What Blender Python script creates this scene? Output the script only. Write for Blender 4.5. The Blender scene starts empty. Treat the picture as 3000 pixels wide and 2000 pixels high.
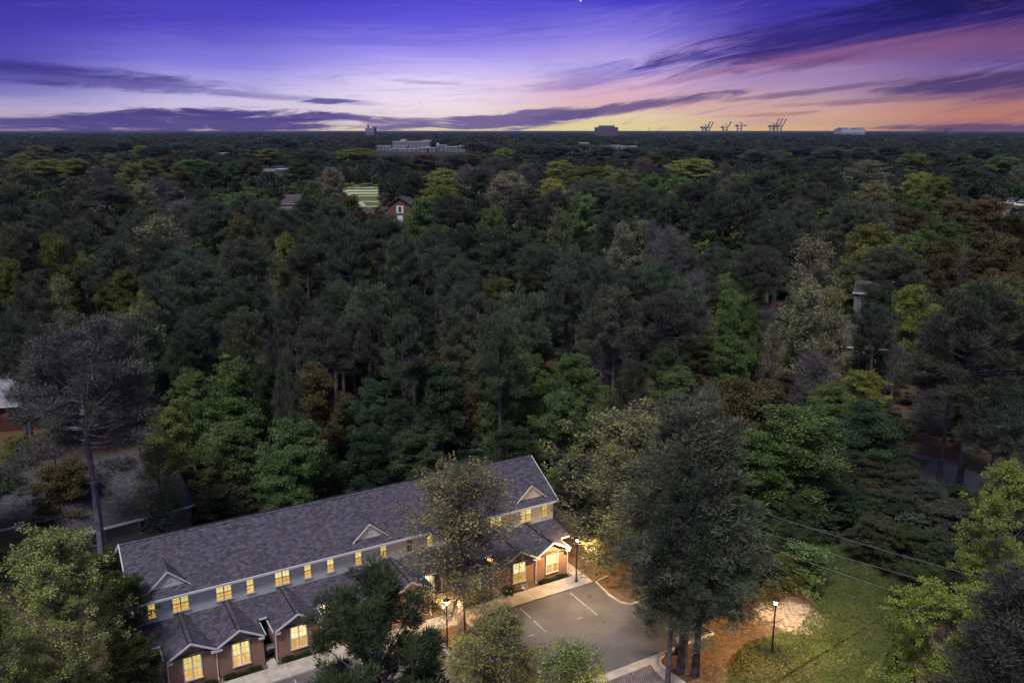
import bpy, math, random
import numpy as np
from mathutils import Vector, Matrix

C = bpy.context.scene
COL = C.collection
R = math.radians
RNG = np.random.default_rng(7)
random.seed(7)

# ---------------------------------------------------------------- camera
FPX, PITCH, CH = 2500.0, R(13.9), 36.0
cam = bpy.data.cameras.new('camera'); cam.sensor_width = 36; cam.lens = 30.0
cam.clip_start = 0.5; cam.clip_end = 60000
camo = bpy.data.objects.new('camera', cam); COL.objects.link(camo)
camo.location = (0, 0, CH); camo.rotation_euler = (R(90) - PITCH, 0, 0)
C.camera = camo

# ---------------------------------------------------------------- light
C.view_settings.view_transform = 'Standard'; C.view_settings.look = 'None'
C.view_settings.gamma = 1; C.view_settings.use_curve_mapping = False
C.view_settings.exposure = 0.0
C.cycles.use_denoising = True; C.cycles.denoiser = 'OPENIMAGEDENOISE'; C.cycles.denoising_input_passes = 'RGB_ALBEDO_NORMAL'; C.cycles.denoising_prefilter = 'ACCURATE'
C.cycles.max_bounces = 4; C.cycles.diffuse_bounces = 2; C.cycles.glossy_bounces = 1
C.cycles.transmission_bounces = 2; C.cycles.volume_bounces = 0; C.cycles.transparent_max_bounces = 4
C.cycles.sample_clamp_indirect = 3.0
SUN_EL, SUN_ROT, SKY_K = R(58), R(205), 0.078

def lin(r, g, b):
    f = lambda c: ((c / 255 + .055) / 1.055) ** 2.4 if c > 10 else c / 255 / 12.92
    return (f(r), f(g), f(b), 1)

W = bpy.data.worlds.new('World'); C.world = W; W.use_nodes = True
nt = W.node_tree; nt.nodes.clear()
class NB:
    """small helper to write shader maths"""
    def __init__(s, nt): s.nt = nt
    def n(s, t, **k):
        x = s.nt.nodes.new(t)
        for a, b in k.items(): setattr(x, a, b)
        return x
    def link(s, a, b): s.nt.links.new(a, b)
    def inp(s, node, i, v):
        if isinstance(v, bpy.types.NodeSocket): s.link(v, node.inputs[i])
        elif v is not None: node.inputs[i].default_value = v
    def m(s, op, a, b=None, c=None, clamp=False):
        x = s.n('ShaderNodeMath', operation=op, use_clamp=clamp)
        s.inp(x, 0, a); s.inp(x, 1, b); s.inp(x, 2, c)
        return x.outputs[0]
    def smooth(s, v, a, b, lo=0.0, hi=1.0):
        x = s.n('ShaderNodeMapRange', interpolation_type='SMOOTHSTEP')
        s.inp(x, 0, v); s.inp(x, 1, a); s.inp(x, 2, b); s.inp(x, 3, lo); s.inp(x, 4, hi)
        return x.outputs[0]
    def linr(s, v, a, b, lo=0.0, hi=1.0):
        x = s.n('ShaderNodeMapRange')
        s.inp(x, 0, v); s.inp(x, 1, a); s.inp(x, 2, b); s.inp(x, 3, lo); s.inp(x, 4, hi)
        return x.outputs[0]
    def mix(s, f, a, b, mode='MIX'):
        x = s.n('ShaderNodeMix', data_type='RGBA', blend_type=mode)
        s.inp(x, 0, f); s.inp(x, 6, a); s.inp(x, 7, b)
        return x.outputs[2]
    def ramp(s, v, stops, interp='LINEAR'):
        x = s.n('ShaderNodeValToRGB'); r = x.color_ramp; r.interpolation = interp
        while len(r.elements) < len(stops): r.elements.new(.5)
        for e, (p, c) in zip(r.elements, stops): e.position = p; e.color = c
        s.inp(x, 0, v)
        return x.outputs[0]
    def comb(s, x_, y_, z_):
        x = s.n('ShaderNodeCombineXYZ'); s.inp(x, 0, x_); s.inp(x, 1, y_); s.inp(x, 2, z_)
        return x.outputs[0]
    def noise(s, vec, scale, detail=3, rough=.55, out=0, dist=0.0):
        x = s.n('ShaderNodeTexNoise'); s.inp(x, 'Vector', vec); s.inp(x, 'Scale', scale)
        s.inp(x, 'Detail', detail); s.inp(x, 'Roughness', rough); s.inp(x, 'Distortion', dist)
        return x.outputs[out]

def build_sky():
    b = NB(nt)
    tc = b.n('ShaderNodeTexCoord')
    sp = b.n('ShaderNodeSeparateXYZ'); b.link(tc.outputs['Generated'], sp.inputs[0])
    x, y, z = sp.outputs
    az = b.m('ARCTAN2', x, y)                    # 0 = the view to the sunset
    hor = b.m('SQRT', b.m('ADD', b.m('MULTIPLY', x, x), b.m('MULTIPLY', y, y)))
    el = b.m('DIVIDE', z, b.m('MAXIMUM', hor, .001))
    # photo position of a sky direction (only used to read the colours off)
    def A(px): return math.atan((px - 1500) / 2600)
    def T(py): return math.tan(PITCH * -1 + math.atan((1000 - py) / FPX))
    TS = T(0)
    # gentle warp so gradient bands are not straight
    wv = b.comb(b.m('MULTIPLY', az, 3.0), b.m('MULTIPLY', el, 26.0), 0.0)
    w = b.m('SUBTRACT', b.noise(wv, 1.6, 3), .5)
    # fine long streaks, tilted up to the right on the right half
    tilt = b.m('MULTIPLY', b.smooth(az, -.05, .25), .16)
    e2 = b.m('SUBTRACT', el, b.m('MULTIPLY', tilt, az))
    sv = b.comb(b.m('MULTIPLY', az, 3.2), b.m('MULTIPLY', e2, 75.0), 1.7)
    streak = b.m('SUBTRACT', b.noise(sv, 1.0, 5, .6), .5)
    t = b.m('ADD', el, b.m('ADD', b.m('MULTIPLY', w, .022), b.m('MULTIPLY', streak, .02)))
    tn = b.m('MULTIPLY', t, 1.0 / (TS * 1.25), clamp=True)
    def col(stops):
        return b.ramp(tn, sorted([(max(0, T(py)) / (TS * 1.25), lin(*c)) for py, c in stops], key=lambda q: q[0]))
    cols = [
        (0, col([(378, (190,150,165)), (355, (198,178,196)), (325, (180,168,208)), (290, (140,130,196)), (225, (92,84,180)), (120, (72,62,176)), (0, (56,46,152)), (-130, (34,28,110))])),
        (600, col([(378, (225,190,185)), (345, (222,205,215)), (305, (208,198,232)), (255, (176,168,228)), (190, (134,126,222)), (90, (84,74,196)), (0, (70,60,186)), (-130, (38,32,124))])),
        (1250, col([(379, (253,232,180)), (350, (246,228,226)), (300, (246,228,242)), (240, (226,214,250)), (170, (166,152,242)), (80, (106,96,222)), (0, (78,66,202)), (-130, (42,34,132))])),
        (1800, col([(379, (250,230,150)), (345, (244,222,176)), (310, (228,184,180)), (260, (222,180,208)), (200, (194,176,234)), (110, (138,126,226)), (0, (80,70,204)), (-130, (42,34,130))])),
        (2300, col([(379, (238,192,118)), (350, (222,176,148)), (310, (206,166,166)), (260, (172,142,184)), (215, (164,130,178)), (160, (126,92,158)), (90, (72,60,166)), (0, (54,44,156)), (-130, (30,24,98))])),
        (2950, col([(379, (160,98,92)), (350, (196,124,92)), (315, (182,124,112)), (275, (120,84,122)), (220, (104,86,152)), (165, (120,74,124)), (90, (48,38,112)), (0, (32,26,92)), (-130, (20,16,66))])),
    ]
    c = cols[0][1]
    for (p0, _), (p1, cc) in zip(cols, cols[1:]):
        c = b.mix(b.smooth(az, A(p0), A(p1)), c, cc)
    # clouds: stretched bodies with torn edges
    clouds = [  # cx, cy, half width, half height, slope(px/px), colour, amount, softness
        (170, 238, 420, 26, .06, (58,50,132), .85, .9),
        (520, 268, 520, 10, .07, (112,100,176), .6, .9),
        (90, 366, 300, 20, 0, (78,64,128), .95, .5),
        (560, 358, 430, 34, -.01, (74,60,124), .97, .45),
        (640, 336, 260, 17, .03, (70,58,126), .9, .45),
        (950, 298, 75, 9, -.03, (92,80,150), .9, .5),
        (980, 343, 120, 6, .03, (100,84,146), .8, .5),
        (1165, 363, 130, 18, -.02, (104,84,140), .92, .5),
        (1500, 352, 260, 27, -.09, (112,92,146), .95, .45),
        (1850, 315, 320, 16, -.13, (104,84,134), .92, .5),
        (1760, 222, 190, 30, -.15, (112,100,190), .6, .9),
        (2060, 170, 300, 16, -.22, (98,86,190), .6, .9),
        (2560, 92, 560, 62, -.17, (42,34,116), .92, .8),
        (2900, 20, 330, 60, -.1, (26,22,84), .9, .8),
        (2250, 195, 420, 9, -.16, (176,118,150), .5, .9),
        (2600, 165, 380, 26, -.08, (128,86,130), .6, .9),
        (2870, 258, 230, 22, -.08, (74,58,104), .9, .6),
        (2420, 270, 260, 8, -.1, (116,92,128), .75, .6),
        (2600, 300, 260, 8, -.05, (132,98,118), .6, .6),
        (2250, 338, 150, 5, -.04, (176,120,100), .6, .6),
        (1250, 242, 150, 5, .06, (176,156,208), .6, .8),
        (2900, 375, 260, 9, 0, (96,60,82), .85, .6),
    ]
    cv = b.comb(b.m('MULTIPLY', az, 11.0), b.m('MULTIPLY', e2, 105.0), 4.0)
    n1 = b.m('SUBTRACT', b.noise(cv, 1.0, 9, .72, dist=.8), .5)
    for cx, cy, hw, hh, sl, cl, am, so in clouds:
        a0, t0, da, dt = A(cx), T(cy), hw / 2600, hh / 2560
        u = b.m('SUBTRACT', az, a0)
        v = b.m('ADD', b.m('SUBTRACT', el, t0), b.m('MULTIPLY', u, sl * 1.0))
        uu = b.m('POWER', b.m('ABSOLUTE', b.m('DIVIDE', u, da)), 2.0)
        vv = b.m('POWER', b.m('ABSOLUTE', b.m('DIVIDE', v, dt)), 2.0)
        d = b.m('SUBTRACT', 1.0, b.m('ADD', uu, vv))
        d = b.m('ADD', d, b.m('MULTIPLY', n1, 4.6))
        mk = b.m('MULTIPLY', b.smooth(d, -so * .9, so * 1.3), am)
        c = b.mix(mk, c, lin(*cl))
    # general streak modulation
    c = b.mix(b.m('MULTIPLY', b.smooth(b.m('ABSOLUTE', streak), .03, .22), .16), c, b.mix(.5, c, lin(150,110,170), 'MULTIPLY'))
    # wisps: fine torn cirrus, stronger to the right
    wq = b.comb(b.m('MULTIPLY', az, 14.0), b.m('MULTIPLY', b.m('SUBTRACT', e2, b.m('MULTIPLY', az, .03)), 160.0), 9.0)
    wn_ = b.noise(wq, 1.0, 7, .68, dist=1.2)
    big = b.noise(b.comb(b.m('MULTIPLY', az, 3.5), b.m('MULTIPLY', e2, 22.0), 2.0), 1.0, 3, .5)
    amt = b.m('MULTIPLY', b.smooth(big, .42, .62), b.smooth(az, -.5, .3, .25, .75))
    c = b.mix(b.m('MULTIPLY', b.smooth(wn_, .48, .68), amt), c, b.mix(.55, c, lin(88, 66, 128)))
    c = b.mix(b.m('MULTIPLY', b.smooth(wn_, .5, .3), b.m('MULTIPLY', amt, .35)), c, b.mix(.5, c, lin(238, 180, 190)))
    # the early planet near the top of the view
    pu = b.m('DIVIDE', b.m('SUBTRACT', az, math.atan((1701 - 1500) / 2667)), .0010)
    pv = b.m('DIVIDE', b.m('SUBTRACT', el, T(2.5) * math.cos(.075)), .0009)
    c = b.mix(b.m('LESS_THAN', b.m('ADD', b.m('MULTIPLY', pu, pu), b.m('MULTIPLY', pv, pv)), 1.0), c, (1, .97, .9, 1))
    bg1 = b.n('ShaderNodeBackground'); b.link(c, bg1.inputs[0]); bg1.inputs[1].default_value = 1.0
    sky = b.n('ShaderNodeTexSky', sky_type='NISHITA', sun_disc=False, sun_elevation=SUN_EL, sun_rotation=SUN_ROT)
    bg2 = b.n('ShaderNodeBackground')
    b.link(b.mix(1.0, sky.outputs[0], (1.02, .92, 1.08, 1), 'MULTIPLY'), bg2.inputs[0]); bg2.inputs[1].default_value = SKY_K
    f = b.smooth(b.m('ADD', el, b.m('MULTIPLY', b.smooth(b.m('ABSOLUTE', az), 1.2, 2.2), .3)), .17, .42)
    mx = b.n('ShaderNodeMixShader'); b.link(f, mx.inputs[0]); b.link(bg1.outputs[0], mx.inputs[1]); b.link(bg2.outputs[0], mx.inputs[2])
    out = b.n('ShaderNodeOutputWorld'); b.link(mx.outputs[0], out.inputs[0])
    W.cycles.sampling_method = 'MANUAL'; W.cycles.sample_map_resolution = 1024
build_sky()

sun = bpy.data.lights.new('sun', 'SUN'); sun.energy = 3.5; sun.angle = R(14); sun.color = (1, .95, .92)
suno = bpy.data.objects.new('sun', sun); COL.objects.link(suno)
suno.rotation_euler = (R(90) - SUN_EL, 0, R(180) - SUN_ROT)     # light comes from behind the camera, high

# ---------------------------------------------------------------- materials
MATS = {}
def mat(name, fn=None, base=(.5, .5, .5), rough=.8, spec=.3, metal=0.0):
    if name in MATS: return MATS[name]
    m = bpy.data.materials.new(name); m.use_nodes = True; t = m.node_tree
    p = t.nodes['Principled BSDF']; b = NB(t)
    p.inputs['Base Color'].default_value = (*base[:3], 1); p.inputs['Roughness'].default_value = rough
    p.inputs['Specular IOR Level'].default_value = spec; p.inputs['Metallic'].default_value = metal
    if fn: fn(b, p)
    MATS[name] = m
    return m
def objc(b, kind='Object'): return b.n('ShaderNodeTexCoord').outputs[kind]
def pos(b): return b.n('ShaderNodeNewGeometry').outputs['Position']
def bump(b, p, h, s=.4, d=.05):
    x = b.n('ShaderNodeBump'); b.inp(x, 'Height', h); x.inputs['Strength'].default_value = s; x.inputs['Distance'].default_value = d
    b.link(x.outputs[0], p.inputs['Normal'])
def two(name, a, c, scale, lo=.35, hi=.65, detail=4, rough=.85, bs=0.0, obj=False, spec=.2):
    def fn(b, p):
        v = objc(b) if obj else pos(b)
        n = b.noise(v, scale, detail, .6)
        b.link(b.mix(b.smooth(n, lo, hi), (*a, 1), (*c, 1)), p.inputs['Base Color'])
        if bs: bump(b, p, n, bs)
    return mat(name, fn, rough=rough, spec=spec)

def leaf_fn(b, p):
    a = b.n('ShaderNodeAttribute', attribute_type='INSTANCER', attribute_name='tint')
    g = b.n('ShaderNodeNewGeometry')
    v = b.linr(g.outputs['Random Per Island'], 0, 1, .55, 1.5)
    n = b.noise(objc(b), .55, 2)
    v2 = b.m('MULTIPLY', v, b.linr(n, .3, .7, .7, 1.3))
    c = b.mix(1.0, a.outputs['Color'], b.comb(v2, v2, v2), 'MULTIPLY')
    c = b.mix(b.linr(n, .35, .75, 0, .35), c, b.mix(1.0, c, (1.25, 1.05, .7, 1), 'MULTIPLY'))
    b.link(c, p.inputs['Base Color'])
    # thin leaves let some light through
    tr = b.n('ShaderNodeBsdfTranslucent'); b.link(c, tr.inputs[0])
    mx = b.n('ShaderNodeMixShader'); mx.inputs[0].default_value = .3
    b.link(p.outputs[0], mx.inputs[1]); b.link(tr.outputs[0], mx.inputs[2])
    out = [x for x in b.nt.nodes if x.type == 'OUTPUT_MATERIAL'][0]
    b.link(mx.outputs[0], out.inputs[0])
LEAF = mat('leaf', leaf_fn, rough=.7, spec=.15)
BARK = two('bark', (.055, .048, .048), (.13, .115, .125), 3.0, bs=.4)
PBARK = two('pine_bark', (.045, .038, .045), (.105, .09, .112), 2.0, bs=.4)
TWIG = two('twig', (.055, .048, .052), (.11, .10, .11), 2.0)

def roof_fn(cw):
    def fn(b, p):
        s = b.n('ShaderNodeSeparateXYZ'); b.link(objc(b), s.inputs[0])
        br = b.n('ShaderNodeTexBrick', offset=.5, offset_frequency=2)
        v = b.comb(s.outputs[0], s.outputs[1], 0.0)
        b.inp(br, 'Vector', v)
        for k, x in {'Scale': 1.0, 'Mortar Size': .012, 'Bias': 0.0, 'Brick Width': .32, 'Row Height': .15}.items(): br.inputs[k].default_value = x
        br.inputs['Color1'].default_value = (cw[0] * .68, cw[1] * .68, cw[2] * .68, 1)
        br.inputs['Color2'].default_value = (cw[0] * 1.38, cw[1] * 1.38, cw[2] * 1.38, 1)
        br.inputs['Mortar'].default_value = (cw[0] * .3, cw[1] * .3, cw[2] * .3, 1)
        n = b.noise(v, 3.2, 4, .7)
        c = b.mix(b.smooth(n, .35, .65), b.mix(1.0, br.outputs[0], (.72, .72, .76, 1), 'MULTIPLY'), b.mix(1.0, br.outputs[0], (1.3, 1.26, 1.3, 1), 'MULTIPLY'))
        n2 = b.noise(v, .25, 3)
        c = b.mix(b.smooth(n2, .5, .75, 0, .15), c, (.10, .085, .08, 1))
        b.link(c, p.inputs['Base Color']); bump(b, p, br.outputs['Fac'], -.3, .02)
    return fn
ROOF = mat('roof_shingle', roof_fn((.07, .066, .086)), rough=.9, spec=.2)
ROOF2 = mat('grey_shingle', roof_fn((.06, .057, .066)), rough=.9, spec=.2)
def brick_fn(b, p):
    s = b.n('ShaderNodeSeparateXYZ'); b.link(objc(b), s.inputs[0])
    v = b.comb(b.m('ADD', s.outputs[0], s.outputs[1]), s.outputs[2], 0.0)
    br = b.n('ShaderNodeTexBrick'); b.inp(br, 'Vector', v)
    for k, x in {'Scale': 1.0, 'Mortar Size': .012, 'Brick Width': .23, 'Row Height': .085}.items(): br.inputs[k].default_value = x
    br.inputs['Color1'].default_value = (.20, .075, .05, 1); br.inputs['Color2'].default_value = (.085, .04, .035, 1)
    br.inputs['Mortar'].default_value = (.30, .24, .20, 1)
    n = b.noise(v, 5, 3)
    b.link(b.mix(b.smooth(n, .3, .7), br.outputs[0], b.mix(1.0, br.outputs[0], (1.35, 1.2, 1.1, 1), 'MULTIPLY')), p.inputs['Base Color'])
    bump(b, p, br.outputs['Fac'], -.4, .02)
BRICK = mat('red_brick', brick_fn, rough=.85)
def siding_fn(cc):
    def fn(b, p):
        s = b.n('ShaderNodeSeparateXYZ'); b.link(objc(b), s.inputs[0])
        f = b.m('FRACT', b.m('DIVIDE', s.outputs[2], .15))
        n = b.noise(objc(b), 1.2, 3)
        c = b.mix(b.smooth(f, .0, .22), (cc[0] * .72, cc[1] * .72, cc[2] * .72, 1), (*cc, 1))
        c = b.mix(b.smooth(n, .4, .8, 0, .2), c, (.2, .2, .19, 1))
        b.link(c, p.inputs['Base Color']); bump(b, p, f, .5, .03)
    return fn
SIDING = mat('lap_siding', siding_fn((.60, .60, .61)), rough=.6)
SIDING2 = mat('beige_siding', siding_fn((.2, .18, .15)), rough=.7)
TRIM = mat('white_trim', base=(.5, .5, .54), rough=.5)
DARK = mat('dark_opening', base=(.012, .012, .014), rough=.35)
BLACK = mat('black_metal', base=(.015, .014, .014), rough=.45, spec=.5)
CONC = two('concrete', (.30, .27, .24), (.42, .38, .34), 1.1, bs=.1)
def asph_fn(b, p):
    v = pos(b); n = b.noise(v, .35, 5, .6); f = b.noise(v, 9, 3, .6)
    c = b.mix(b.smooth(n, .3, .72), (.055, .053, .062, 1), (.105, .10, .11, 1))
    c = b.mix(b.m('MULTIPLY', f, .35), c, (.16, .15, .155, 1))
    st = b.noise(v, 1.4, 3, .5); c = b.mix(b.smooth(st, .62, .72, 0, .55), c, (.03, .03, .032, 1))
    vo = b.n('ShaderNodeTexVoronoi', feature='DISTANCE_TO_EDGE'); wv_ = b.n('ShaderNodeVectorMath', operation='ADD'); b.link(v, wv_.inputs[0]); b.link(b.noise(v, .5, 4, .6, out=1), wv_.inputs[1]); b.link(wv_.outputs[0], vo.inputs['Vector']); vo.inputs['Scale'].default_value = .22
    c = b.mix(b.m('MULTIPLY', b.smooth(vo.outputs[0], .008, .001), .22), c, (.025, .025, .028, 1))
    b.link(c, p.inputs['Base Color'])
ASPH = mat('asphalt', asph_fn, rough=.75)
PAINT = two('road_paint', (.12, .12, .13), (.40, .40, .40), 6, .3, .6)
def paver_fn(b, p):
    s = b.n('ShaderNodeSeparateXYZ'); b.link(pos(b), s.inputs[0])
    br = b.n('ShaderNodeTexBrick', offset=.5); b.inp(br, 'Vector', b.comb(s.outputs[1], s.outputs[0], 0.0))
    for k, x in {'Scale': 1.0, 'Mortar Size': .02, 'Brick Width': .30, 'Row Height': .16}.items(): br.inputs[k].default_value = x
    br.inputs['Color1'].default_value = (.20, .17, .17, 1); br.inputs['Color2'].default_value = (.13, .105, .11, 1); br.inputs['Mortar'].default_value = (.045, .04, .045, 1)
    b.link(br.outputs[0], p.inputs['Base Color'])
PAVER = mat('brick_paving', paver_fn, rough=.85)
def ground_fn(b, p):
    v = pos(b); ln = b.n('ShaderNodeVectorMath', operation='LENGTH'); b.link(v, ln.inputs[0])
    n = b.noise(v, .09, 4); n2 = b.noise(v, 1.7, 5, .7); n3 = b.noise(v, 7, 4, .7)
    c = b.mix(b.smooth(n, .38, .6), (.09, .052, .036, 1), (.045, .045, .030, 1))
    c = b.mix(b.smooth(n2, .4, .7, 0, .8), c, (.075, .045, .03, 1))
    c = b.mix(b.smooth(n3, .45, .75, 0, .5), c, (.20, .11, .07, 1))
    c = b.mix(b.smooth(ln.outputs['Value'], 250, 900), c, (.028, .034, .026, 1))
    b.link(c, p.inputs['Base Color']); bump(b, p, n3, .5, .06)
GROUND = mat('forest_floor', ground_fn, rough=.95, spec=.1)
SC = at0 = None
def sand_mask(b, v, cx, cy, rx, ry):
    s = b.n('ShaderNodeSeparateXYZ'); b.link(v, s.inputs[0])
    dx = b.m('DIVIDE', b.m('SUBTRACT', s.outputs[0], cx), rx); dy = b.m('DIVIDE', b.m('SUBTRACT', s.outputs[1], cy), ry)
    d = b.m('SUBTRACT', 1.0, b.m('ADD', b.m('MULTIPLY', dx, dx), b.m('MULTIPLY', dy, dy)))
    d = b.m('ADD', d, b.m('MULTIPLY', b.m('SUBTRACT', b.noise(v, .9, 6, .65), .5), 4.2))
    return b.smooth(d, .1, .9)
def add_sand(b, c, v):
    m = sand_mask(b, v, 21.3, 58.4, 3.3, 2.6)
    sc = b.mix(b.smooth(b.noise(v, 3.5, 4, .6), .4, .6), (.26, .19, .13, 1), (.46, .39, .31, 1))
    return b.mix(m, c, sc)
def straw_fn(b, p):
    v = pos(b); n = b.noise(v, 2.2, 5, .7); n3 = b.noise(v, 12, 4, .7); n1 = b.noise(v, .35, 3)
    c = b.mix(b.smooth(n, .35, .65), (.085, .058, .044, 1), (.15, .105, .075, 1))
    c = b.mix(b.smooth(n3, .5, .7, 0, .7), c, (.085, .04, .022, 1))
    c = b.mix(b.smooth(n1, .5, .75, 0, .4), c, (.24, .16, .09, 1))
    c = add_sand(b, c, v)
    b.link(c, p.inputs['Base Color']); bump(b, p, n3, .5, .04)
STRAW = mat('pine_straw', straw_fn, rough=.95, spec=.1)
def lawn_fn(b, p):
    v = pos(b); n = b.noise(v, .28, 4); n2 = b.noise(v, 3.5, 5, .7); n3 = b.noise(v, 16, 3, .7)
    c = b.mix(b.smooth(n, .35, .65), (.048, .082, .026, 1), (.12, .13, .05, 1))
    c = b.mix(b.smooth(n2, .4, .65, 0, .7), c, (.05, .062, .024, 1))
    c = b.mix(b.smooth(n3, .5, .75, 0, .4), c, (.22, .19, .10, 1))
    c = b.mix(sand_mask(b, v, 16.5, 52.5, 5.0, 5.5), c, b.mix(.5, c, (.2, .15, .09, 1)))
    c = add_sand(b, c, v)
    b.link(c, p.inputs['Base Color']); bump(b, p, n3, .6, .05)
LAWN = mat('lawn_turf', lawn_fn, rough=.95, spec=.1)
SAND = two('bare_sand', (.24, .16, .10), (.55, .47, .38), 1.3, .35, .55, 6, bs=.2)
WOOD = two('weathered_wood', (.06, .045, .035), (.13, .10, .08), 3, obj=True)
PALEWOOD = two('pale_wood', (.30, .22, .13), (.40, .31, .2), 3, obj=True)
REDWOOD = two('red_boards', (.05, .018, .012), (.085, .03, .018), 3, obj=True)
METALROOF = two('metal_sheet', (.13, .13, .145), (.2, .2, .22), 1.5, obj=True)
FARWALL = two('far_wall', (.12, .115, .14), (.2, .19, .23), .05, obj=True)
FARROOF = two('far_roof', (.22, .22, .26), (.38, .38, .44), .04, obj=True)
FARDARK = mat('far_glass', base=(.05, .05, .07), rough=.4)
STEEL = mat('crane_steel', base=(.09, .09, .14), rough=.6)
WHITEP = mat('white_paint', base=(.7, .7, .74), rough=.35, spec=.5)
DARKP = mat('dark_blue_paint', base=(.03, .035, .08), rough=.3, spec=.5)
GLASSD = mat('car_glass', base=(.02, .022, .03), rough=.1, spec=.6)
RUBBER = mat('rubber', base=(.02, .02, .02), rough=.8)
def emis(name, fn=None, col=(1, 1, 1), st=1.0):
    m = bpy.data.materials.new(name); m.use_nodes = True; t = m.node_tree; t.nodes.clear(); b = NB(t)
    e = b.n('ShaderNodeEmission'); e.inputs[0].default_value = (*col, 1); e.inputs[1].default_value = st
    if fn: fn(b, e)
    o = b.n('ShaderNodeOutputMaterial'); b.link(e.outputs[0], o.inputs[0]); return m
def lit(a, c):
    def fn(b, e):
        s = b.n('ShaderNodeSeparateXYZ'); b.link(objc(b), s.inputs[0])
        n = b.noise(b.comb(b.m('MULTIPLY', s.outputs[0], 2.2), s.outputs[1], b.m('MULTIPLY', s.outputs[2], 1.3)), 1.7, 4, .6)
        st = b.m('FRACT', b.m('DIVIDE', s.outputs[2], .11))
        cc = b.mix(b.smooth(n, .3, .7), (*a, 1), (*c, 1))
        cc = b.mix(b.smooth(st, .0, .3, .16, 0), cc, (a[0] * .5, a[1] * .45, a[2] * .35, 1))
        oi = b.n('ShaderNodeObjectInfo'); k = b.linr(oi.outputs['Random'], 0, 1, .62, 1.12)
        b.link(b.mix(1.0, cc, b.comb(k, k, b.m('MULTIPLY', k, k)), 'MULTIPLY'), e.inputs[0])
    return fn
GLOWT = emis('lit_blind', lit((.86, .60, .20), (1.0, .86, .42)), st=1.2)
GLOWB = emis('lit_room', lit((.72, .36, .07), (.92, .62, .20)), st=1.1)
def glow_glass(name, col, st):
    m = bpy.data.materials.new(name); m.use_nodes = True; t = m.node_tree; t.nodes.clear(); b = NB(t)
    e = b.n('ShaderNodeEmission'); e.inputs[0].default_value = (*col, 1); e.inputs[1].default_value = st
    tr = b.n('ShaderNodeBsdfTransparent'); mx = b.n('ShaderNodeMixShader'); mx.inputs[0].default_value = .35
    b.link(tr.outputs[0], mx.inputs[1]); b.link(e.outputs[0], mx.inputs[2])
    o = b.n('ShaderNodeOutputMaterial'); b.link(mx.outputs[0], o.inputs[0]); m.cycles.emission_sampling = 'NONE'; return m
BULB = glow_glass('lamp_bulb', (1, .80, .42), 8.0)
PORCH = glow_glass('porch_bulb', (1, .72, .35), 5.0)
def bulb_light(parent, z, power, rad, col=(1, .63, .25)):
    l = bpy.data.lights.new('bulb_light', 'POINT'); l.energy = power; l.color = col; l.shadow_soft_size = rad
    o = bpy.data.objects.new('bulb_light', l); COL.objects.link(o); o.parent = parent; o.location = (0, 0, z)
    if power > 500:      # the capped lantern throws most of its light down
        l.energy = power * .16; k = bpy.data.lights.new('lantern_beam', 'SPOT'); k.energy = power; k.color = col; k.spot_size = R(168); k.spot_blend = .5; k.shadow_soft_size = rad
        o2 = bpy.data.objects.new('lantern_beam', k); COL.objects.link(o2); o2.parent = parent; o2.location = (0, 0, z)
    return o

# ---------------------------------------------------------------- helpers
def ray(px, py):
    X = (px - 1500) / FPX; Y = -(py - 1000) / FPX
    return np.array([X, math.cos(PITCH) + Y * math.sin(PITCH), -math.sin(PITCH) + Y * math.cos(PITCH)])
def at(px, py, z=0.0):
    r = ray(px, py); t = (z - CH) / r[2]
    return np.array([0, 0, CH]) + t * r
def atd(px, py, d):
    r = ray(px, py); return np.array([0, 0, CH]) + r * (d / r[1])
def proj(p):
    x, y, z = p[0], p[1], p[2] - CH
    zz = y * math.cos(PITCH) - z * math.sin(PITCH); yy = y * math.sin(PITCH) + z * math.cos(PITCH)
    return 1500 + FPX * x / zz, 1000 - FPX * yy / zz
HA = R(30); HU = np.array([math.cos(HA), math.sin(HA), 0]); HV = np.array([-math.sin(HA), math.cos(HA), 0])
def uv(u, v, z=0.0): return HU * u + HV * v + np.array([0, 0, z])

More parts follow.
